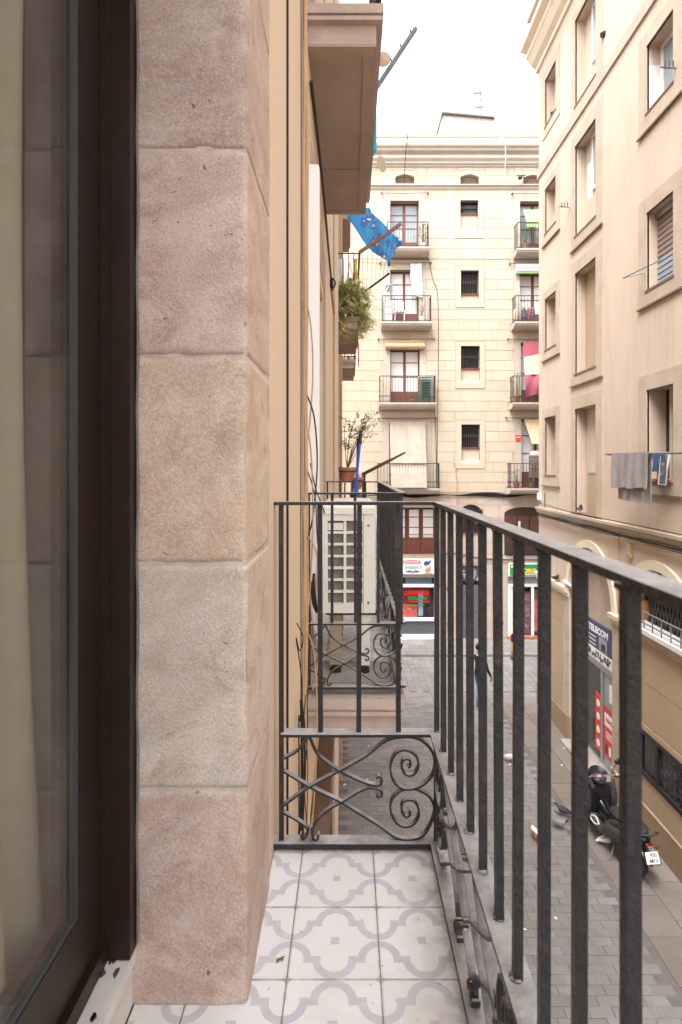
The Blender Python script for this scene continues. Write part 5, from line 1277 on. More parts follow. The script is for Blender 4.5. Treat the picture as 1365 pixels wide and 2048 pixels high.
def railing(label, y_near, y_far, z0, ztop, zlow, near=True, far_=True, side_from=None, tilt=0, xw=XW, xo=.25, scroll=True, bar=.0135, rw=.042, group='iron railings of the left house'):
    """z values relative to the eye: z0 bottom bar, zlow lower rail, ztop top rail"""
    yS = y_near if side_from is None else side_from
    r_ = root('balcony_railing', ((xw + xo) / 2, y_far, hz(z0)), label, 'railing', group)
    def zt(y): return hz(ztop) + tilt * (y_far - y)
    def flat(nm, a, b, w_, t_, nrm):
        mb = MB(); A, B = Vector(a), Vector(b); pts = [A.lerp(B, k / 8) + Vector((0, 0, .0006 * noise.noise(A.lerp(B, k / 8) * 9))) for k in range(9)]
        mb.ribbon(pts, nrm, w_, t_); mb.build(nm, iron, r_)
    for end, use in ((y_near, near), (y_far, far_)):
        if not use: continue
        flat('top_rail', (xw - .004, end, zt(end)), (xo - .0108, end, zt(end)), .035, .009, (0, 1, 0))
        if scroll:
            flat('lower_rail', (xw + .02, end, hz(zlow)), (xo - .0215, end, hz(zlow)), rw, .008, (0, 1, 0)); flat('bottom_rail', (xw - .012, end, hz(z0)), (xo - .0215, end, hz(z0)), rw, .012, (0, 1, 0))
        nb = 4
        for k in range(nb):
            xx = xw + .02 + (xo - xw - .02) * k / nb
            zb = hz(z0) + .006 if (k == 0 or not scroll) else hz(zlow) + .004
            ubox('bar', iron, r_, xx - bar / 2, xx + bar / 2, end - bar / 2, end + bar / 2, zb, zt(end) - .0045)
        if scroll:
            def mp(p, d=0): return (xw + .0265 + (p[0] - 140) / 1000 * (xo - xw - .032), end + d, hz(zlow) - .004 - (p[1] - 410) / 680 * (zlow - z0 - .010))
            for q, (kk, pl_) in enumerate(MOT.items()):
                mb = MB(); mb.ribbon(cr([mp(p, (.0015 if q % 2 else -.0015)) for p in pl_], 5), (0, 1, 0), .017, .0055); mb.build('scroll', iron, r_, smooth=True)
    flat('top_rail', (xo + .006, y_far + .0175, zt(y_far)), (xo + .006, yS - (.0175 if near else 0), zt(yS)), .033, .009, (1, 0, 0))
    if scroll:
        flat('lower_rail', (xo, y_far + .021, hz(zlow)), (xo, yS, hz(zlow)), rw, .008, (1, 0, 0)); flat('bottom_rail', (xo, y_far + .021, hz(z0)), (xo, yS, hz(z0)), rw, .012, (1, 0, 0))
    n = round((y_far - yS) / .1145)
    for k in range(n + 1):
        yy = y_far - k * (y_far - yS) / n
        zb = hz(zlow) + .004 if scroll else hz(z0) + .006
        ubox('bar', iron, r_, xo - bar / 2, xo + bar / 2, yy - bar / 2, yy + bar / 2, zb, zt(yy) - .0045)
        if tilt:
            for zz_ in (zb, zt(yy) - .0055): weld(r_, xo + random.uniform(-.003, .003), yy + random.uniform(-.003, .003), zz_)
    if scroll:
        ubox('corner_post', iron, r_, xo - .008, xo + .008, y_far - .008, y_far + .008, hz(z0) - .012, hz(zlow) - .004)
        L = .44; nm = max(1, round((y_far - .02 - yS) / L)); L = (y_far - .02 - yS) / nm
        for j in range(nm):
            def mp(p, d=0):
                t = (p[0] - 140) / 1000
                t = 1 - t if j % 2 == 0 else t
                return (xo + d, y_far - .012 - (j + t * .97) * L, hz(zlow) - .004 - (p[1] - 410) / 680 * (zlow - z0 - .010))
            for q, (kk, pl_) in enumerate(MOT.items()):
                mb = MB(); mb.ribbon(cr([mp(p, (.0015 if q % 2 else -.0015)) for p in pl_], 5), (1, 0, 0), .017, .0055); mb.build('scroll', iron, r_, smooth=True)
    else:
        flat('bottom_rail', (xo, y_far, hz(z0)), (xo, yS, hz(z0)), .03, .012, (1, 0, 0))
        for end, use in ((y_near, near), (y_far, far_)):
            if use: flat('bottom_rail', (xw, end, hz(z0)), (xo - .016, end, hz(z0)), .03, .012, (0, 1, 0))
    return r_
railing('grey wrought iron railing of our own balcony, nearest the camera', -.85, 1.640, -1.074, -.1025, -.762, near=False, tilt=.003)
# neighbour's balcony
nb_ = slab('neighbouring balcony slab carrying the air conditioner', .262, 2.71, 5.05, ZF)
box('cement_rim', cement, nb_, XW, .25, 2.72, 3.22, hz(ZF - .0119), hz(ZF - .002))
for i in range(3):
    for j in range(10):
        x0 = max(GX[i + 1], XW + .002); x1 = min(GX[i + 2], .245); y0 = 3.222 + .2 * j; y1 = min(y0 + .2, 5.03)
        if y0 > 5.0: continue
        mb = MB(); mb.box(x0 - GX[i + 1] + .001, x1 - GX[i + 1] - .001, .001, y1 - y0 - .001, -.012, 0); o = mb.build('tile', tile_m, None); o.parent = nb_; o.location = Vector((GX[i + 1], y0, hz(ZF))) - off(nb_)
railing("neighbour's grey iron railing in front of the air conditioner", 2.755, 5.0, -1.058, -.125, -.752, xo=.249)
slab('third balcony slab far along the left house, by the terracotta pots', .25, 9.08, 11.1, ZF)
railing('far iron railing carrying the terracotta pots', 9.1, 11.05, -1.055, -.13, -.75, xo=.245, scroll=False)
slab('fourth balcony slab at the far end of the left house', .25, 12.7, 14.6, ZF)
# upper balconies
UB = slab('weathered upper balcony seen from below, nearest overhead', .172, 2.90, 4.92, 2.37)
railing('iron railing of the upper balcony nearest overhead', 2.94, 4.88, 2.44, 3.34, 2.6, xo=.150, scroll=False)
slab('upper balcony slab overgrown with the spider plant', .158, 9.08, 11.2, 2.42)
railing('iron railing above the spider plant', 9.12, 11.15, 2.48, 3.42, 2.6, xo=.148, scroll=False)
slab('smaller upper balcony slab with white tins on its edge', .135, 12.7, 14.6, 2.42)
railing('iron railing of the far upper balcony with tins', 12.74, 14.5, 2.48, 3.42, 2.6, xo=.12, scroll=False)
slab('highest far balcony soffit above the watermelon bag', .02, 12.4, 14.4, 5.62)

# ------------------------------------------------------------------ air conditioner on the neighbour's balcony
ac = root('air_conditioner', (0, 3.3, hz(ZF)), 'ivory outdoor air conditioning unit standing behind the neighbouring railing', 'air conditioner')
ax0, ax1, ay0, ay1, az0, az1 = -.145, .135, 3.00, 3.78, -.765, -.205
mb = MB(); rr = .018
def rrect(x0, x1, y0, y1, z, r): return [(x0 + r, y0, z), (x1 - r, y0, z), (x1, y0 + r, z), (x1, y1 - r, z), (x1 - r, y1, z), (x0 + r, y1, z), (x0, y1 - r, z), (x0, y0 + r, z)]
# hollow end: casing as panels round the coil
gx0, gx1 = ax0 + .018, ax0 + .212
cas = MB()
cas.loft([rrect(ax0, ax1, ay0 + .045, ay1, hz(az0), rr), rrect(ax0, ax1, ay0 + .045, ay1, hz(az1 - .012), rr)])
cas.loft([rrect(ax0 - .006, ax1 + .004, ay0 - .006, ay1 + .006, hz(az1 - .040), rr), rrect(ax0 - .006, ax1 + .004, ay0 - .006, ay1 + .006, hz(az1 - .006), rr), rrect(ax0 + .006, ax1 - .006, ay0 + .008, ay1 - .008, hz(az1 + .004), rr)])
cas.box(gx1, ax1, ay0, ay0 + .044, hz(az0), hz(az1 - .0401)); cas.box(ax0, gx0, ay0, ay0 + .044, hz(az0), hz(az1 - .0401))
cas.box(gx0, gx1, ay0, ay0 + .044, hz(az0), hz(az0 + .05)); cas.box(gx0, gx1, ay0, ay0 + .044, hz(az1 - .075), hz(az1 - .0401))
cas.build('casing', ac_white, ac)
box('coil', coil_m, ac, gx0, gx1, ay0 + .030, ay0 + .0449, hz(az0 + .05), hz(az1 - .075))
nrow = 7; gz0, gz1 = az0 + .05, az1 - .075; gm = (gx0 + gx1) / 2 + .005
for k in range(1, nrow):
    zz = gz0 + (gz1 - gz0) * k / nrow; ubox('grille_bar', ac_white, ac, gx0, gx1, ay0 + .003, ay0 + .022, hz(zz - .006), hz(zz + .006))
ubox('grille_post', ac_white, ac, gm - .007, gm + .007, ay0 + .001, ay0 + .024, hz(gz0), hz(gz1)); ubox('grille_post', ac_white, ac, gx0, gx0 + .012, ay0 + .002, ay0 + .023, hz(gz0), hz(gz1))
box('handle_recess', ac_white, ac, gx0 + .014, gm - .009, ay0 + .005, ay0 + .028, hz(gz1 - .05), hz(gz1 - .012))
for xx, zz in ((ax1 - .037, az1 - .10), (ax1 - .037, az0 + .055)):
    mb = MB(); mb.lathe([(.0, ay0 - .004), (.006, ay0 - .004), (.007, ay0 + .002)], (xx, 0, hz(zz)), 10, 'y'); mb.build('screw', metal_dull, ac)
mb = MB(); mb.box(gx1 + .004, gx1 + .006, ay0 - .0012, ay0 + .002, hz(az0), hz(az1 - .04)); mb.build('panel_seam', metal_dull, ac)
# round fan guard on the street side
mb = MB(); cy, cz2 = (ay0 + ay1) / 2 - .05, (az0 + az1) / 2
for k in range(1, 8):
    rad = .033 * k; bul = .030 * math.cos(k / 8 * 1.4)
    pts = [(ax1 + .006 + bul, cy + rad * math.cos(t * math.pi / 14), hz(cz2) + rad * math.sin(t * math.pi / 14)) for t in range(29)]; mb.tube(pts, .0028, 4)
for k in range(12):
    t = k * math.pi / 6; mb.tube([(ax1 + .036, cy, hz(cz2)), (ax1 + .028, cy + .12 * math.cos(t), hz(cz2) + .12 * math.sin(t)), (ax1 + .004, cy + .245 * math.cos(t), hz(cz2) + .245 * math.sin(t))], .0028, 4)
mb.build('fan_guard', ac_white, ac)
mb = MB(); mb.lathe([(.0, ax1 + .003), (.23, ax1 + .003), (.23, ax1 + .001), (0, ax1 + .001)], (0, cy, hz(cz2)), 24, 'x'); mb.build('fan_opening', coil_m, ac)
for xx, yy in ((ax0 + .07, 3.06), (ax1 - .06, 3.05), (ax0 + .07, 3.70), (ax1 - .06, 3.70)):
    mb = MB(); mb.loft([rrect(xx - .033, xx + .033, yy - .02, yy + .02, hz(-1.05), .004), rrect(xx - .033, xx + .033, yy - .02, yy + .02, hz(az0 - .018), .004)]); lg_ = mb.build('leg', mat('tan_leg', (.36, .29, .21), .6, .1, 8, .1, 60) if xx < 0 else ac_white, ac)
    mb = MB(); mb.lathe([(.030, hz(ZF) + .0), (.030, hz(ZF + .02)), (.018, hz(ZF + .024)), (.012, hz(ZF + .042))], (xx, yy, 0), 12); mb.build('foot', dark_plastic, lg_)
mb = MB(); mb.box(ax0 + .02, ax1 + .01, 3.03, 3.08, hz(az0 - .0179), hz(az0 - .001)); mb.box(ax0 + .02, ax1 + .01, 3.68, 3.72, hz(az0 - .0179), hz(az0 - .001)); mb.build('cross_bearer', dark_plastic, ac)
box('valve_cover', ac_white, ac, ax1 + .0041, ax1 + .03, 3.60, 3.74, hz(az0 + .02), hz(az0 + .18))
# trunking and pipes
tk = root('white_trunking', (XW + .03, 2.92, hz(-.4)), 'white plastic cable trunking rising on the wall behind the air conditioner', 'trunking')
mb = MB(); mb.prism([(XW, hz(-.42)), (XW + .062, hz(-.42)), (XW + .062, hz(1.528)), (XW + .054, hz(1.54)), (XW, hz(1.54))], 'y', 2.90, 2.96); mb.build('cover', white_pvc, tk)
box('lower_cover', white_pvc, tk, XW, XW + .045, 2.91, 2.955, hz(-.54), hz(-.4201))
mb = MB(); mb.tube(cr([(XW + .022, 2.93, hz(-.54)), (XW + .03, 2.93, hz(-.66)), (XW + .04, 2.98, hz(-.74)), (XW + .055, 3.08, hz(-.76)), (ax0, 3.12, hz(-.72))], 5), .014, 8); mb.build('hose', cable_b, tk, smooth=True)
mb = MB(); mb.tube(cr([(XW + .018, 2.92, hz(-.54)), (XW + .02, 2.94, hz(-.68)), (XW + .035, 3.02, hz(-.86)), (XW + .05, 3.14, hz(-1.0)), (XW + .05, 3.2, hz(-1.07))], 5), .010, 8); mb.build('drain_hose', white_pvc, tk, smooth=True)
# cables down our wall
def wcable(label, y, x, z0, z1, r, m, wob=.003, seed=0, parent=None):
    rnd = random.Random(seed); n = max(3, int((z1 - z0) / .35)); pts = [(XW + x + rnd.uniform(0, wob), y + rnd.uniform(-wob, wob) * 2, hz(z0 + (z1 - z0) * k / n)) for k in range(n + 1)]
    mb = MB(); mb.tube(cr(pts, 3), r, 5); o = mb.build('cable' if parent is None else 'strand', m, parent, smooth=True)
    if parent is None: tag(o, label, 'cable', 'cables on the left house wall')
wcable('straight black cable running down the stucco beside the railing', 1.95, .004, -6.6, 3.2, .0042, cable_b, .0006, 1)
wcable('second black cable beside the tan cable bundle', 2.48, .004, -5.2, 3.2, .0024, cable_b, .002, 2)
tb = root('cable_bundle', (XW + .02, 2.62, hz(-6)), 'loose bundle of tan painted cables hanging down the stucco wall', 'cables')
rnd = random.Random(21)
for k in range(6):
    wcable('', 2.62 + .014 * k - .03, .005 + .004 * (k % 3), -6.4, 3.2 if k < 6 else .9, rnd.uniform(.0035, .0065), cable_t if k != 4 else plaster_l, .008, 30 + k, tb)
for k, (a, b) in enumerate(((.78, .10), (.35, -.35), (-.3, -1.1), (.2, -.7), (-.75, -1.75))):
    mb = MB(); o_ = .035 + .016 * (k % 3); mb.tube(cr([(XW + .012, 2.64, hz(a)), (XW + o_, 2.66, hz(a - .12)), (XW + o_ * 1.25, 2.67, hz((a + b) / 2)), (XW + o_ * .8, 2.67, hz(b + .1)), (XW + .01, 2.65, hz(b))], 5), .0038, 5); mb.build('loose_strand', cable_t if k != 1 else cable_b, tb, smooth=True)
mb = MB(); mb.tube(cr([(XW + .03, 2.70, hz(.02)), (XW + .05, 2.78, hz(-.1)), (XW + .07, 2.86, hz(-.17)), (XW + .09, 2.89, hz(-.23))], 5), .003, 5); mb.build('loose_strand', cable_b, tb, smooth=True)
mb = MB(); mb.tube(cr([(XW + .02, 2.68, hz(-.02)), (XW + .05, 2.74, hz(-.14)), (XW + .056, 2.78, hz(-.3)), (XW + .06, 2.8, hz(-.38))], 5), .003, 5); mb.build('loose_strand', cable_b, tb, smooth=True)
mb = MB()
for k in range(3): mb.tube([(XW + .004 + .008 * math.cos(t), 2.64 + .05 * math.sin(t), hz(.72 + .015 * k)) for t in [j * math.pi / 5 for j in range(11)]], .003, 4)
mb.build('tie', cable_t, tb)
bb = root('black_cable_bundle', (XW + .02, 2.3, hz(-6)), 'tangled black cables low on the wall behind the scroll panel', 'cables')
for k in range(10):
    rnd = random.Random(60 + k); pts = [(XW + .012 + .03 * rnd.random(), 2.18 + .045 * k * .6 + rnd.uniform(-.05, .05), hz(-.95 - .23 * j)) for j in range(9)] + [(XW + .01, 2.3, hz(-4.6))]
    mb = MB(); mb.tube(cr(pts, 4), rnd.uniform(.0018, .0036), 5); mb.build('strand', cable_b, bb, smooth=True)
mb = MB(); mb.tube(cr([(XW + .012, 2.2, hz(-.6)), (XW + .035, 2.22, hz(-.66)), (XW + .02, 2.24, hz(-.72)), (XW + .01, 2.2, hz(-.66)), (XW + .03, 2.24, hz(-.85)), (XW + .02, 2.25, hz(-1.0))], 5), .0024, 5); mb.build('strand', cable_b, bb, smooth=True)
wire('dark iron cable running along the wall under the upper balcony', [(XW + .012, 3.02, hz(2.04)), (XW + .02, 3.7, hz(2.03)), (XW + .025, 4.4, hz(2.0)), (XW + .018, 5.5, hz(2.03)), (XW + .018, 6.2, hz(2.0))], .010, cable_b, group='cables on the left house wall')
wire('tan conduit continuing along the wall towards the spider plant', [(XW + .012, 6.2, hz(2.0)), (XW + .012, 8.0, hz(1.9)), (XW + .012, 9.0, hz(.9)), (XW + .012, 9.1, hz(-.6))], .014, cable_t, group='cables on the left house wall')
kn = root('cable_knot', (XW + .02, 6.2, hz(2.0)), 'dark knotted loop where two wall cables meet', 'cable')
mb = MB(); mb.tube([(XW + .03 + .03 * math.cos(t), 6.2 + .02 * math.sin(2 * t), hz(2.0) + .05 * math.sin(t)) for t in [j * math.pi / 6 for j in range(13)]], .010, 5); mb.tube([(XW + .02, 6.18, hz(2.06)), (XW + .03, 6.2, hz(1.92))], .012, 5); mb.build('loop', cable_b, kn)
for i, (yy, rr_, m_, lb) in enumerate(((7.4, .035, plaster_l2, 'painted drainpipe on the pinkish stucco'), (8.75, .02, cable_b, 'thin black pipe just before the spider plant balcony'), (12.2, .03, cable_t, 'tan drainpipe between the two far upper balconies'))):
    mb = MB(); mb.tube([(XW + rr_, yy, .02), (XW + rr_, yy, hz(5)), (XW + rr_, yy, hz(9))], rr_, 8); o = mb.build('drainpipe', m_, None, smooth=True); tag(o, lb, 'pipe', 'pipes on the left house')

# ------------------------------------------------------------------ clutter along the left house
for lb, (xa, ya, za), (xb, yb, zb_), rr_ in (('upright blue broom pole leaning on the far neighbour rail', (.012, 4.86, hz(ZF)), (.078, 4.972, hz(.25)), .013), ('second blue broom pole crossing behind the air conditioner', (-.045, 4.80, hz(ZF)), (.098, 4.90, hz(.315)), .012)):
    b = root('broom', (xa, ya, za), lb, 'broom', 'blue brooms'); A, B = Vector((xa, ya, za)), Vector((xb, yb, zb_))
    mb = MB(); mb.tube([A.lerp(B, .12), A.lerp(B, .5), A.lerp(B, .93)], rr_, 8); mb.build('pole', bulb, b, smooth=True)
    mb = MB(); mb.tube([A.lerp(B, .92), A.lerp(B, 1.0)], rr_ * 1.2, 8); mb.build('grip', dark_plastic, b, smooth=True)
    mb = MB(); mb.box(xa - .12, xa + .12, ya - .03, ya + .03, hz(ZF) + .10, hz(ZF) + .17); mb.build('head', bulb, b)
    mb = MB(); mb.box(xa - .115, xa + .115, ya - .035, ya + .035, hz(ZF), hz(ZF) + .10); mb.build('bristles', dark_plastic, b)
def hang_pot(label, x, y, z, r, h, seed, plant):
    p = root('hanging_pot', (x, y, z), label, 'plant pot', 'terracotta pots on the far railing')
    mb = MB(); mb.lathe([(r * .55, z), (r * .72, z + h * .25), (r * .95, z + h * .8), (r * 1.06, z + h * .8), (r * 1.06, z + h), (r * .95, z + h), (r * .9, z + h * .88), (.001, z + h * .86)], (x, y, 0), 18); mb.build('pot', terracotta, p, smooth=True)
    mb = MB(); mb.tube([(x + (r * 1.0) * math.cos(t), y + r * 1.0 * math.sin(t), z + h * .72) for t in [j * math.pi / 8 for j in range(17)]], .007, 5); mb.tube([(x, y + r, z + h * .72), (x, 9.1, z + h * .9), (x, 9.13, z + h * .9)], .007, 5); mb.build('ring_bracket', iron_far, p)
    return p
hp = hang_pot('larger terracotta pot holding the sparse shrub', -.04, 8.92, hz(-.235), .142, .24, 1, True)
hang_pot('smaller terracotta pot hooked lower on the far railing', .12, 8.94, hz(-.34), .10, .19, 2, False)
mb = MB(); lv = MB(); rnd = random.Random(8)
base = Vector((-.04, 8.92, hz(-.03)))
for k in range(9):
    a = rnd.uniform(-.5, 1.0); tip = base + Vector((.03 + .42 * max(0, a) + rnd.uniform(-.05, .15), rnd.uniform(-.2, .2), rnd.uniform(.55, 1.05))); mid_ = base.lerp(tip, .5) + Vector((rnd.uniform(-.06, .02), 0, .05))
    pts = cr([base, mid_, tip], 5); mb.tube(pts, .008, 5, .002)
    for q in range(4):
        b0 = pts[rnd.randrange(4, len(pts))]; t2 = b0 + Vector((rnd.uniform(-.15, .25), rnd.uniform(-.12, .12), rnd.uniform(.02, .2))); mb.tube([b0, t2], .003, 4)
        for w_ in range(12):
            c = b0.lerp(t2, rnd.random()) + Vector((rnd.gauss(0, .025), rnd.gauss(0, .025), rnd.gauss(0, .025))); s = rnd.uniform(.014, .032); t1 = Vector((rnd.uniform(-1, 1), rnd.uniform(-1, 1), rnd.uniform(-.8, .6))).normalized(); t3 = t1.cross(Vector((.2, rnd.uniform(-1, 1), .7))).normalized()
            lv.add([c - t1 * s, c + t3 * s * .42, c + t1 * s, c - t3 * s * .42], [(0, 1, 2, 3)])
mb.tube(cr([base, base + Vector((.13, 0, .35)), base + Vector((.25, 0, .7))], 5), .011, 5, .004)
mb.build('stems', twig_m, hp); lv.build('leaves', leaf_c, hp)['kind'] = 'stuff'
rk = root('folding_rack', (.25, 9.3, hz(-.15)), 'rusty folding clothes rack jutting out past the terracotta pots', 'rack')
for k, (yy, dz) in enumerate(((9.25, 0), (9.55, .02))):
    mb = MB(); mb.tube([(.20, yy, hz(-.13 + dz)), (.55, yy, hz(.05 + dz)), (.90, yy, hz(.245 + dz - .03 * k))], .016, 6); mb.build('arm', rust, rk)
for k in range(5):
    t = .25 + .17 * k; xx = .20 + .70 * t; zz = -.13 + .375 * t; mb = MB(); mb.tube([(xx, 9.24, hz(zz)), (xx, 9.56, hz(zz + .01))], .006, 4); mb.build('line', rust, rk)
# upper rack with the blue printed cloth
ur = root('washing_arm', (.148, 9.4, hz(3.42)), 'weathered wooden washing arm angled up beside the blue cloth', 'rack', 'washing arms of the upper balconies')
mb = MB(); A, B = Vector((.15, 9.14, hz(3.44))), Vector((.82, 9.14, hz(3.90))); mb.ribbon([A, A.lerp(B, .5), B], (0, 1, 0), .04, .05); mb.build('arm', wood_grey, ur)
ur2 = root('washing_arm', (.148, 9.9, hz(2.8)), 'lower dark washing arm just above the spider plant', 'rack', 'washing arms of the upper balconies')
mb = MB(); A2, B2 = Vector((.148, 9.5, hz(2.85))), Vector((.66, 9.5, hz(3.23))); mb.tube([A2, B2], .018, 6); mb.build('arm', wood_dark, ur2)
mb = MB()
for k in range(7):
    t = .08 + .13 * k; mb.tube([A.lerp(B, t), A2.lerp(B2, min(1, t + .05))], .003, 3)
mb.tube([(.14, 9.14, hz(3.30)), (.75, 9.3, hz(3.28))], .003, 3)
mb.build('strings', cable_b, ur2)
def bc(u, v):
    # u along the length from the wall-side top to the outer low end, v across
    P0 = Vector((-.05, 9.75, hz(4.27))); P1 = Vector((.66, 9.45, hz(3.40))); Q0 = Vector((.34, 9.9, hz(4.52))); Q1 = Vector((.86, 9.55, hz(3.80)))
    E0 = P0.lerp(P1, u); E1 = Q0.lerp(Q1, u); p = E0.lerp(E1, v); s = math.sin(math.pi * u)
    return p + Vector((.0, -.05 * math.sin(9 * u + 4 * v), (-.12 * s) * (1 - .6 * v) + .015 * math.sin(16 * v + 5 * u)))
bt = cloth('blue_cloth', blue_cloth, None, bc, 34, 18, .004); tag(bt, 'blue printed cloth stretched between the upper balconies', 'cloth')
mb = MB(); mb.ball((.835, 9.52, hz(3.76)), (.035, .03, .06)); o = mb.build('knot', blue_cloth, None); o.parent = bt
mb = MB(); mb.ball((.65, 9.45, hz(3.38)), (.03, .03, .05)); o = mb.build('knot', blue_cloth, None); o.parent = bt
wm = root('watermelon_bag', (.0, 9.3, hz(2.95)), 'round melon in a net bag hanging behind the upper railing', 'bag')
mb = MB(); mb.ball((.005, 9.28, hz(3.01)), (.065, .065, .075), 14, 9); mb.build('melon', mat('melon_green', (.10, .16, .06), .5, .5, 14, 0, 40, stain=(.42, .10, .08)), wm, smooth=True)
mb = MB()
for k in range(10):
    t = k * math.pi / 5; mb.tube([(.0, 9.28, hz(3.36)), (.005 + .06 * math.cos(t), 9.28 + .06 * math.sin(t), hz(3.06)), (.005 + .03 * math.cos(t), 9.28 + .03 * math.sin(t), hz(2.94))], .003, 3)
mb.build('net', cloth_w, wm)
yc = cloth('yellow_cloth', yellow_p, None, lambda u, v: (.075 + .05 * u - .015 * math.sin(5 * v), 9.20 + .012 * math.sin(9 * u), hz(3.36 - v * (.30 + .08 * u))), 8, 8, .006); tag(yc, 'yellow rag hanging beside the net bag', 'cloth')
oc = cloth('orange_cloth', orange_r, None, lambda u, v: (.055 + .04 * u, 9.24 + .01 * math.sin(8 * u), hz(3.16 - v * (.26 - .10 * u))), 6, 6, .006); tag(oc, 'small orange rag under the yellow rag', 'cloth')
wc_ = cloth('pale_cloth', cloth_w, None, lambda u, v: (-.185 + .09 * u, 9.32 + .012 * math.sin(10 * u), hz(3.40 - v * .68)), 8, 8, .006); tag(wc_, 'pale bluish cloth hanging next to the wall on the upper balcony', 'cloth')
rdc = cloth('red_cloth', vinyl_red, None, lambda u, v: (.155 + .02 * u, 10.6 + .25 * u, hz(2.35 - v * .45)), 5, 5, .006); tag(rdc, 'small red cloth below the spider plant balcony', 'cloth')
tn = root('white_tins', (-.05, 12.8, hz(2.44)), 'row of small white tins on the far upper balcony', 'tins')
for k in range(5):
    mb = MB(); mb.lathe([(.0, hz(2.41)), (.03, hz(2.41)), (.03, hz(2.50)), (0, hz(2.50))], (-.17 + .07 * k, 12.80, 0), 10); mb.build('tin', white_pvc if k % 2 else metal_dull, tn, smooth=True)
# spider plant spilling over the upper balcony edge
sp = root('spider_plant', (0, 9.15, hz(2.42)), 'bushy yellow green spider plant spilling over the upper balcony edge', 'plant')
rnd = random.Random(17); m1, m2 = MB(), MB()
def blade(mb, c, az, L, up, wd):
    d = Vector((math.cos(az), math.sin(az), 0)); P = []
    for k in range(6):
        t = k / 5; P.append(c + d * (L * .75 * t) + Vector((0, 0, up * L * 1.3 * t - (up + .32) * L * t * t)))
    s = Vector((-d.y, d.x, 0)); vs = []; fs = []
    for k, p in enumerate(P):
        ww = wd * (1 - .85 * (k / 5)) * (.6 if k == 0 else 1); vs += [p - s * ww, p + s * ww + Vector((0, 0, wd * .4))]
    for k in range(5): fs.append((2 * k, 2 * k + 1, 2 * k + 3, 2 * k + 2))
    mb.add(vs, fs)
for k in range(150):
    if k < 86: c = Vector((rnd.uniform(-.21, .17), rnd.uniform(8.93, 9.14), hz(rnd.uniform(2.42, 2.88))))
    elif k < 137: c = Vector((.17 + abs(rnd.gauss(0, .07)), rnd.uniform(9.0, 9.9), hz(rnd.uniform(2.20, 2.84))))
    else: c = Vector((rnd.uniform(-.21, -.10), rnd.uniform(8.9, 9.05), hz(rnd.uniform(2.05, 2.45))))
    for q in range(13):
        L = rnd.uniform(.14, .30); blade(m1 if rnd.random() < .5 else m2, c + Vector((rnd.gauss(0, .02), rnd.gauss(0, .02), rnd.gauss(0, .02))), rnd.uniform(0, 6.28), L, rnd.uniform(-.1, 1.0), rnd.uniform(.008, .014))
m1.build('green_leaves', leaf_a, sp)['kind'] = 'stuff'; m2.build('yellow_leaves', leaf_b, sp)['kind'] = 'stuff'
for k in range(3):
    mb = MB(); xx = -.14 + .12 * k; mb.lathe([(.035, hz(2.41)), (.05, hz(2.50)), (.052, hz(2.52))], (xx, 9.22, 0), 12); mb.build('planter', terracotta, sp, smooth=True)
# pole, wire and disc by the near upper balcony
po = root('washing_arm', (.15, 4.8, hz(3.3)), 'dark metal washing arm above the nearest upper balcony', 'rack', 'washing arms of the upper balconies')
mb = MB(); A, B = Vector((.27, 4.7, hz(3.20))), Vector((.545, 4.7, hz(3.615))); A0 = Vector((.150, 4.7, hz(3.02)))
mb.ribbon([A0, A, A.lerp(B, .5), B], (0, 1, 0), .028, .028); mb.build('arm', metal_dull, po)
mb = MB()
for k in range(5): p = A0.lerp(B, .3 + .16 * k); mb.tube([p, p + Vector((.02, .35, 1.3))], .0018, 3)
mb.build('strings', cable_b, po)
for k in range(3):
    p = A0.lerp(B, .5 + .2 * k); mb = MB(); mb.tube([p, p + Vector((-.01, 0, .05))], .006, 4); mb.build('peg', dark_plastic, po)
yb_ = root('straw_hat', (.26, 4.72, hz(3.32)), 'pale round straw disc hanging at the washing arm', 'hat')
mb = MB(); mb.lathe([(.0, 4.66), (.06, 4.665), (.06, 4.675), (.0, 4.69)], (.272, 0, hz(3.34)), 16, 'y'); mb.build('disc', straw, yb_, smooth=True)
bw = cloth('teal_cloth', mat('teal_cloth', (.03, .36, .46), .9, .1, 8, .1, 60), None, lambda u, v: (.172 + .050 * u, 4.70 + .06 * u, hz(2.95 - .0 * u - v * (.42 - .1 * u))), 6, 6, .005); tag(bw, 'teal cloth edge hanging off the nearest upper balcony', 'cloth')
cd = root('hanging_disc', (.25, 4.45, hz(2.36)), 'shiny compact disc hanging on a string below the upper balcony', 'disc')
mb = MB(); cx, cz3 = .248, hz(2.365); n = 28
ring = lambda r_, d: [(cx + r_ * .62 * math.cos(2 * math.pi * k / n), 4.45 + r_ * .78 * math.cos(2 * math.pi * k / n) + d, cz3 + r_ * math.sin(2 * math.pi * k / n)) for k in range(n)]
rg_ = [ring(.012, 0), ring(.06, 0), ring(.06, .0015), ring(.012, .0015)]
vs = [v for r_ in rg_ for v in r_]; fs = [(a * n + k, a * n + (k + 1) % n, ((a + 1) % 4) * n + (k + 1) % n, ((a + 1) % 4) * n + k) for a in range(4) for k in range(n)]
mb.add(vs, fs); mb.build('disc', disc_m, cd)
mb = MB(); mb.tube([(cx, 4.45, cz3 + .05), (.17, 4.5, hz(2.52))], .0015, 3); mb.build('string', cable_b, cd)

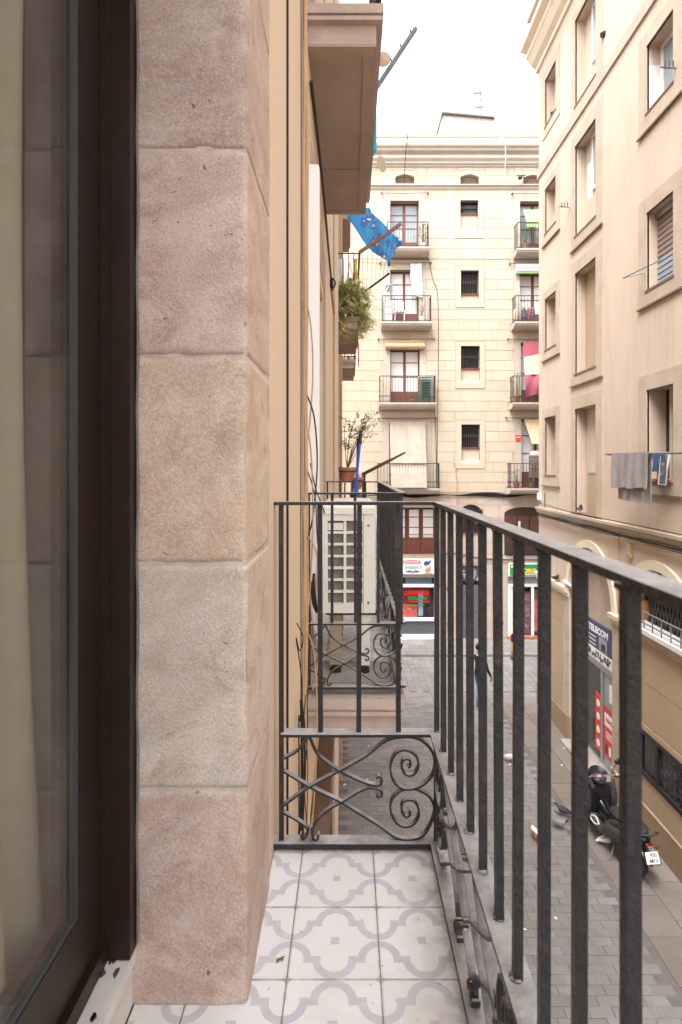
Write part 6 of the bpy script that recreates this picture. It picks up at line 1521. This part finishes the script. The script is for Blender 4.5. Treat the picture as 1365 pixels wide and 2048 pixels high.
# ------------------------------------------------------------------ parked scooter (local: +y forward, +x right, rear axle at origin)
sc_ = root('motor_scooter', (4.72, 9.42, 0), 'black motor scooter parked along the peach house', 'scooter', None, R(7), local=True)
def ell(y, cx, cz_, hw, hh, n=14, p=2.4):
    out = []
    for k in range(n):
        t = 2 * math.pi * k / n; c, s = math.cos(t), math.sin(t)
        out.append((cx + hw * math.copysign(abs(c) ** (2 / p), c), y, cz_ + hh * math.copysign(abs(s) ** (2 / p), s)))
    return out
def sloft(nm, secs, m, parent=sc_, p=2.4): 
    mb = MB(); mb.loft([ell(*s, p=p) for s in secs]); return mb.build(nm, m, parent, smooth=True)
for yy, rr_, ww in ((0.0, .265, .07), (1.42, .275, .058)):
    n = 28; mb = MB(); rg_ = []
    for j in range(10):
        t = 2 * math.pi * j / 10; rg_.append([(ww * math.cos(t), yy + (rr_ - .06 + .06 * math.sin(t)) * math.cos(2 * math.pi * k / n), rr_ + (rr_ - .06 + .06 * math.sin(t)) * math.sin(2 * math.pi * k / n)) for k in range(n)])
    vs = [v for r_ in rg_ for v in r_]; mb.add(vs, [(a * n + k, a * n + (k + 1) % n, ((a + 1) % 10) * n + (k + 1) % n, ((a + 1) % 10) * n + k) for a in range(10) for k in range(n)])
    ty = mb.build('wheel', rubber, sc_, smooth=True)
    mb = MB(); mb.lathe([(.02, -.05), (.05, -.05), (.05, .05), (.02, .05)], (0, yy, rr_), 14, 'x')
    for k in range(5):
        t = k * 2 * math.pi / 5; mb.tube([(0, yy, rr_), (0, yy + (rr_ - .11) * math.cos(t), rr_ + (rr_ - .11) * math.sin(t))], .016, 6)
    mb.lathe([(rr_ - .105, -.045), (rr_ - .085, -.045), (rr_ - .085, .045), (rr_ - .105, .045)], (0, yy, rr_), 24, 'x'); mb.build('rim', bike_grey, ty)
sloft('rear_body', [(-.30, 0, .72, .05, .03), (-.22, 0, .70, .12, .07), (.0, 0, .66, .17, .11), (.25, 0, .60, .19, .15), (.5, 0, .52, .19, .17), (.66, 0, .42, .17, .15)], bike_blk)
sloft('seat', [(-.24, 0, .80, .06, .03), (-.14, 0, .815, .135, .055), (.05, 0, .81, .15, .06), (.18, 0, .79, .16, .06), (.26, 0, .755, .165, .055), (.45, 0, .735, .15, .055), (.60, 0, .72, .10, .05), (.66, 0, .69, .06, .03)], bike_seat)
sloft('seat_hump', [(.06, 0, .855, .10, .02), (.12, 0, .865, .125, .035), (.19, 0, .855, .13, .035), (.235, 0, .82, .12, .03)], bike_grey)
sloft('floorboard', [(.55, 0, .30, .19, .06), (.75, 0, .27, .22, .05), (1.0, 0, .27, .22, .05), (1.12, 0, .36, .18, .08)], bike_grey)
sloft('centre_tunnel', [(.6, 0, .46, .09, .15), (.8, 0, .42, .075, .13), (1.0, 0, .48, .08, .16), (1.1, 0, .6, .10, .18)], bike_blk)
sloft('front_shield', [(1.0, 0, .62, .14, .10), (1.06, 0, .64, .26, .27), (1.16, 0, .66, .25, .29), (1.30, 0, .72, .19, .24), (1.42, 0, .76, .10, .14), (1.47, 0, .76, .03, .04)], bike_blk)
for s in (-1, 1):
    sloft('leg_guard', [(.98, s * .25, .60, .03, .10), (1.04, s * .26, .62, .07, .22), (1.14, s * .25, .66, .07, .22), (1.22, s * .22, .70, .04, .14)], bike_grey)
    mb = MB(); pts = [(s * .245, .68, .42), (s * .262, .74, .50), (s * .262, .88, .46), (s * .262, .92, .38), (s * .255, .78, .36), (s * .245, .68, .42)]; mb.tube(cr(pts, 4), .012, 6); mb.build('footrest_trim', sign_white, sc_, smooth=True)
    sloft('side_panel', [(.0, s * .16, .55, .03, .05), (.2, s * .18, .50, .05, .12), (.5, s * .19, .42, .05, .13), (.66, s * .18, .34, .03, .06)], bike_grey)
    mb = MB(); mb.tube([(s * .03, 1.06, 1.03), (s * .16, 1.05, 1.06), (s * .25, 1.02, 1.05)], .014, 8); mb.build('handlebar', metal_dull, sc_)
    mb = MB(); mb.tube([(s * .25, 1.02, 1.05), (s * .385, .985, 1.04)], .020, 8); mb.build('grip', rubber, sc_)
    mb = MB(); mb.tube([(s * .22, 1.08, 1.045), (s * .30, 1.075, 1.04), (s * .38, 1.03, 1.035)], .007, 6); mb.build('brake_lever', metal_g, sc_)
    mb = MB(); mb.tube(cr([(s * .24, 1.05, 1.06), (s * .30, 1.10, 1.16), (s * .37, 1.12, 1.22)], 4), .008, 6); ms_ = mb.build('mirror_stalk', dark_plastic, sc_)
    mb = MB(); mb.ball((s * .40, 1.12, 1.25), (.085, .03, .055), 12, 8); mb.build('mirror', dark_plastic, ms_, smooth=True)
    mb = MB(); mb.tube([(s * .20, .95, .90), (s * .22, 1.0, 1.0)], .03, 8); mb.build('switch_pod', bike_grey, sc_, smooth=True)
    mb = MB(); mb.tube([(s * .08, 1.42, .28), (s * .08, 1.30, .60)], .022, 8); mb.build('fork', metal_dull, sc_)
    mb = MB(); mb.tube([(s * .13, -.02, .29), (s * .13, -.05, .45), (s * .13, -.06, .62)], .026, 8); mb.build('shock_absorber', metal_dull, sc_)
    mb = MB(); mb.ball((s * .17, -.30, .62), (.05, .025, .022), 8, 5); mb.build('turn_signal', rust, sc_, smooth=True)
    mb = MB(); mb.tube(cr([(s * .15, -.26, .84), (s * .15, -.36, .88), (0, -.40, .88)], 4), .013, 6); mb.build('grab_rail', bike_grey, sc_, smooth=True)
sloft('dash', [(1.0, 0, .97, .08, .04), (1.05, 0, .99, .13, .06), (1.16, 0, 1.0, .13, .06), (1.24, 0, .98, .08, .03)], bike_grey)
mb = MB(); mb.ball((-.03, 1.045, 1.055), (.055, .045, .018), 12, 6); mb.build('dash_sticker', mat('pink_sticker', (.50, .14, .20), .5, .4, 40, 0, 60, stain=(.65, .62, .64)), sc_, smooth=True)
mb = MB(); mb.tube([(0, 1.10, .96), (0, 1.12, .75), (0, 1.15, .60)], .05, 10); mb.build('steering_column', bike_blk, sc_, smooth=True)
cloth('windscreen', mat('smoked_screen', (.03, .03, .035), .12, .1, 4, 0, 20, spec=.6), sc_, lambda u, v: (-.20 + .40 * u * 1.0 + 0 * v, 1.22 + .04 * v - .10 * (2 * u - 1) ** 2, 1.0 + .14 * v - .08 * v * (2 * u - 1) ** 2), 12, 6, .005, local=True)
sloft('front_mudguard', [(1.12, 0, .42, .05, .03), (1.25, 0, .54, .075, .04), (1.42, 0, .585, .08, .035), (1.58, 0, .54, .07, .03), (1.70, 0, .44, .04, .02)], bike_blk)
sloft('engine', [(-.06, -.10, .26, .07, .10), (.2, -.09, .27, .09, .11), (.5, -.06, .28, .08, .10)], bike_grey)
mb = MB(); mb.tube(cr([(.14, .35, .22), (.18, .1, .27), (.19, -.15, .34), (.19, -.30, .38)], 4), .055, 10, .06); mb.build('exhaust', metal_dull, sc_, smooth=True)
sloft('rear_mudguard', [(.12, 0, .56, .06, .02), (-.1, 0, .585, .085, .025), (-.26, 0, .52, .08, .02), (-.36, 0, .40, .07, .015)], bike_blk)
mb = MB(); mb.tube([(0, -.22, .62), (0, -.34, .56), (0, -.40, .40)], .03, 6); mb.build('plate_arm', dark_plastic, sc_)
pn = Vector((0, -math.cos(R(24)), math.sin(R(24)))); pu = Vector((0, math.sin(R(24)), math.cos(R(24)))); pc = Vector((.0, -.425, .545))
mb = MB(); vs = []
for d in (0, .006):
    for a, b in ((-1, -1), (1, -1), (1, 1), (-1, 1)): vs.append(pc + Vector((a * .108, 0, 0)) + pu * (b * .082) - pn * d)
mb.add(vs, [(0, 1, 2, 3), (7, 6, 5, 4), (0, 4, 5, 1), (1, 5, 6, 2), (2, 6, 7, 3), (3, 7, 4, 0)]); lpz = mb.build('licence_plate', sign_white, sc_)
for s_, dz in (('900', .012), ('MFX', -.066)):
    cu = bpy.data.curves.new('lettering', 'FONT'); cu.body = s_; cu.size = .078; cu.extrude = .0008; cu.align_x = 'CENTER'; cu.offset = .001; cu.materials.append(ink_black)
    o = bpy.data.objects.new('lettering', cu); COL.objects.link(o); o.parent = lpz
    Mx = Matrix.Identity(4)
    for i in range(3): Mx[i][0] = (1, 0, 0)[i]; Mx[i][1] = pu[i]; Mx[i][2] = pn[i]
    me = bpy.data.meshes.new_from_object(o); q = bpy.data.objects.new('lettering', me); COL.objects.link(q); q.parent = lpz; bpy.data.objects.remove(o)
    q.matrix_local = Matrix.Translation(pc + pu * dz + pn * .002 + Vector((.018, 0, 0))) @ Mx
mb = MB(); mb.ball((0, -.335, .70), (.07, .03, .022), 12, 6); mb.build('tail_light', mat('dark_red_lens', (.16, .01, .012), .25, .1, 6, 0, 20), sc_, smooth=True)
mb = MB(); mb.tube([(-.12, .42, .20), (-.24, .36, .012)], .012, 6); mb.build('side_stand', metal_dull, sc_)

# ------------------------------------------------------------------ pigeons
def pigeon(label, x, y, z, rz_, body, wing, head, s=1.0, peck=False):
    p = root('pigeon', (x, y, z), label, 'pigeon', 'pigeons', rz_, local=True)
    secs = [(-.19, .080, .028, .004), (-.13, .086, .034, .010), (-.08, .098, .050, .034), (-.03, .112, .062, .052), (.03, .120, .060, .056), (.07, .138, .044, .046), (.095, .165, .028, .032)]
    secs += [(.112, .190, .025, .026), (.132, .200, .022, .021), (.148, .197, .010, .010)] if not peck else [(.125, .165, .024, .025), (.148, .150, .022, .020), (.160, .140, .010, .010)]
    mb = MB(); rings = []
    for (xx, zz, hw, hh) in secs: rings.append([(xx * s, hw * s * math.cos(2 * math.pi * k / 12), (zz + hh * math.sin(2 * math.pi * k / 12)) * s) for k in range(12)])
    mb.cur = 0; mb.loft(rings)
    mb.mi = [1 if max(mb.v[i].x for i in f) > .10 * s else 0 for f in mb.f]
    mb.build('body', [body, head], p, smooth=True)
    hx, hz_ = secs[-1][0], secs[-1][1]
    mb = MB(); mb.tube([((hx - .004) * s, 0, hz_ * s), ((hx + .022) * s, 0, (hz_ - .008) * s)], .006 * s, 6, .0015 * s); mb.build('beak', dark_plastic, p)
    for sg in (-1, 1):
        mb = MB(); mb.loft([[((-.17 + .03 * 0) * s, sg * (.022 + .004 * math.cos(t)) * s, (.096 + .008 * math.sin(t)) * s) for t in [k * math.pi / 4 for k in range(8)]], [(-.06 * s, sg * (.050 + .008 * math.cos(t)) * s, (.118 + .030 * math.sin(t)) * s) for t in [k * math.pi / 4 for k in range(8)]], [(.03 * s, sg * (.057 + .008 * math.cos(t)) * s, (.125 + .038 * math.sin(t)) * s) for t in [k * math.pi / 4 for k in range(8)]], [(.065 * s, sg * (.042 + .006 * math.cos(t)) * s, (.135 + .018 * math.sin(t)) * s) for t in [k * math.pi / 4 for k in range(8)]]]); mb.build('wing', wing, p, smooth=True)
        mb = MB(); mb.tube([(.0, sg * .022 * s, .075 * s), (.004 * s, sg * .024 * s, .006 * s)], .005 * s, 5)
        for dx, dy in ((.03, 0), (.022, .014), (.022, -.014), (-.016, 0)): mb.tube([(.004 * s, sg * .024 * s, .006 * s), ((.004 + dx) * s, (sg * .024 + dy) * s, .003 * s)], .003 * s, 4)
        mb.build('leg', pig_leg, p)
def gp(px, py): Y = F * CZ / (py - 935); return (px - 700) * Y / F, Y
x, y = gp(1126, 1632); pigeon('dark slate pigeon on the street left of the scooter', x, y, .004, R(150), pig_dark, pig_dark, pig_dark)
x, y = gp(1121, 1658); pigeon('pale grey pigeon just in front of the dark slate one', x, y, .004, R(-35), pig_grey, pig_grey, pig_dark)
x, y = gp(1074, 1682); pigeon('brown and white pigeon walking away from the scooter', x, y, .004, R(118), pig_white, pig_brown, pig_brown, 1.15)
x, y = gp(1215, 1692); pigeon('white and brown pigeon beside the rear of the scooter', x, y, .004, R(-10), pig_white, pig_white, pig_brown)
x, y = gp(1020, 1524); pigeon('white pigeon alone farther up the street', x, y, .004, R(-25), pig_white, pig_white, pig_grey, 1.0, True)
pigeon('dark pigeon on the sill of the open niche of the peach house', XR - .02, 13.35, hz(-1.09) + .02, R(-100), pig_grey, pig_grey, pig_dark)
pigeon('slate pigeon on the impost ledge left of the first arch', XR - .08, 14.75, hz(ZA), R(-80), pig_dark, pig_dark, pig_dark)
pigeon('pale pigeon on the impost ledge beside the first arch', XR - .07, 14.05, hz(ZA), R(100), pig_white, pig_white, pig_grey)
pigeon('small pigeon on the topmost blind window sill', XR + .06, 15.35, hz(9.36) + .02, R(60), pig_grey, pig_dark, pig_dark)

# ------------------------------------------------------------------ walker and bollard
def person(label, x, y, z, rz_):
    p = root('person', (x, y, z), label, 'person', None, rz_, local=True)
    J = {'pel': (0, 0, .93, .125, .095), 'wst': (0, .0, 1.08, .125, .09), 'chs': (0, .01, 1.27, .155, .105), 'nck': (0, .0, 1.44, .062, .06), 'hd0': (0, .02, 1.54, .07, .08), 'hd1': (0, .02, 1.64, .078, .092), 'hd2': (0, .01, 1.71, .05, .06)}
    E = [('pel', 'wst'), ('wst', 'chs'), ('chs', 'nck'), ('nck', 'hd0'), ('hd0', 'hd1'), ('hd1', 'hd2')]
    for s, st in ((-1, .16), (1, -.14)):
        q = 'L' if s < 0 else 'R'
        J[q + 'hip'] = (s * .10, 0, .88, .085, .085); J[q + 'kn'] = (s * .105, st * .62, .49, .058, .058); J[q + 'an'] = (s * .105, st * 1.0 - .05, .085, .040, .045); J[q + 'to'] = (s * .12, st + .13, .035, .038, .030)
        J[q + 'sh'] = (s * .19, 0, 1.37, .062, .062); J[q + 'el'] = (s * .245, -st * .5 - .02, 1.10, .045, .045); J[q + 'wr'] = (s * .25, -st * .9 + .06, .87, .030, .030); J[q + 'pa'] = (s * .25, -st * .9 + .10, .80, .034, .020)
        E += [('pel', q + 'hip'), (q + 'hip', q + 'kn'), (q + 'kn', q + 'an'), (q + 'an', q + 'to'), ('chs', q + 'sh'), (q + 'sh', q + 'el'), (q + 'el', q + 'wr'), (q + 'wr', q + 'pa')]
        for f_ in range(5):
            o_ = (f_ - 1.5) * .018 if f_ < 4 else -.03; L = (.075, .085, .08, .062, .05)[f_]
            b0 = J[q + 'pa']; J[q + f'f{f_}a'] = (b0[0] - s * .004, b0[1] + o_, b0[2] - .03, .010, .010); J[q + f'f{f_}b'] = (b0[0] - s * .014, b0[1] + o_ * 1.15 + .006, b0[2] - .03 - L * .55, .009, .009); J[q + f'f{f_}c'] = (b0[0] - s * .03, b0[1] + o_ * 1.15 + .008, b0[2] - .03 - L, .007, .007)
            E += [(q + 'pa', q + f'f{f_}a'), (q + f'f{f_}a', q + f'f{f_}b'), (q + f'f{f_}b', q + f'f{f_}c')]
    J['nose'] = (0, .108, 1.61, .014, .018); E.append(('hd1', 'nose'))
    ks = list(J); me = bpy.data.meshes.new('skeleton'); me.from_pydata([J[k][:3] for k in ks], [(ks.index(a), ks.index(b)) for a, b in E], [])
    o = bpy.data.objects.new('skeleton', me); COL.objects.link(o)
    sk = o.modifiers.new('skin', 'SKIN'); sk.use_smooth_shade = True; lay_ = me.skin_vertices[0].data
    for i, k in enumerate(ks): lay_[i].radius = J[k][3:5]; lay_[i].use_root = (k == 'pel')
    o.modifiers.new('sub', 'SUBSURF').levels = 1
    bpy.context.view_layer.update(); dg = bpy.context.evaluated_depsgraph_get(); bm_ = bpy.data.meshes.new_from_object(o.evaluated_get(dg)); bpy.data.objects.remove(o)
    b = bpy.data.objects.new('body', bm_); COL.objects.link(b); b.parent = p
    bm_.materials.clear()
    for m_ in (skin_m, jacket_m, jeans_m, dark_plastic): bm_.materials.append(m_)
    for f in bm_.polygons:
        c = f.center; f.use_smooth = True
        f.material_index = 3 if c.z < .10 else 2 if (c.z < .90 and abs(c.x) < .20) else 1 if (c.z < 1.45 and c.z > .86) else 0
    mb = MB(); mb.ball((0, -.006, 1.665), (.094, .112, .098), 14, 9); hr = mb.build('hair', hair_m, p, smooth=True)
    for v in hr.data.vertices:
        if v.co.y > .06 and v.co.z < 1.70: v.co.y = .06
    mb = MB()
    for s in (-1, 1): mb.ball((s * .032, .100, 1.635), (.012, .008, .008), 8, 5)
    mb.build('eyes', ink_black, p); mb = MB(); mb.ball((0, .100, 1.565), (.024, .008, .007), 8, 5); mb.build('mouth', mat('lips', (.30, .11, .09), .5, .05, 20, 0, 60), p)
    mb = MB()
    for s in (-1, 1): mb.ball((s * .088, .005, 1.62), (.012, .02, .03), 8, 5)
    mb.build('ears', skin_m, p)
    mb = MB(); rg_ = [[(.088 * math.cos(t), .012 + .082 * math.sin(t), 1.415 + .03 * k + .012 * math.sin(t)) for t in [j * math.pi / 8 for j in range(16)]] for k in range(3)]; mb.loft(rg_, False); mb.build('collar', cloth_w, p, smooth=True)
person('person in a black jacket and blue jeans walking up the alley', 3.64, 16.05, 0, R(-55))
bo = root('bollard', (fx(1025) * .905, 19.9, 0), 'slim dark bollard with a tan band before the grocery', 'bollard')
bxx = (1026 - 700) * 19.95 / F; bo.location = (bxx, 19.95, .0); OFF[bo.name] = Vector(bo.location)
for (z0, z1, r0, m_, nm) in ((0, .10, .075, rust, 'base'), (.10, .28, .062, metal_dull, 'shaft'), (.28, .62, .062, mat('tan_band', (.45, .27, .12), .6, .1, 8, 0, 40), 'band'), (.62, .84, .062, jacket_m, 'head')):
    mb = MB(); pr = [(0, z0), (r0, z0), (r0, z1)] + ([(r0 * .7, z1 + .04)] if nm == 'head' else []) + [(0, z1 + (.05 if nm == 'head' else 0))]
    mb.lathe(pr, (bxx, 19.95, 0), 14); mb.build(nm, m_, bo, smooth=True)
# scraps of paper on the setts
lit = MB(); rnd = random.Random(33)
for px, py in ((1129, 1497), (1135, 1491), (1124, 1531), (1146, 1519), (1020, 1530), (735, 1560), (738, 1493), (690, 1570), (1050, 1860), (1112, 1838)):
    x, y = gp(px, py); s = rnd.uniform(.02, .05); a = rnd.uniform(0, 3); z_ = .012
    lit.add([(x + s * math.cos(a + j * math.pi / 2) * (1 if j % 2 else .6), y + s * math.sin(a + j * math.pi / 2) * (1 if j % 2 else .6), z_ + .004 * (j % 2)) for j in range(4)], [(0, 1, 2, 3)])
o = lit.build('paper_scraps', cloth_w, None); tag(o, 'small white scraps of paper and droppings on the paving', 'litter', None, 'stuff')
for k in list(bpy.data.materials):
    if k.users == 0: bpy.data.materials.remove(k)
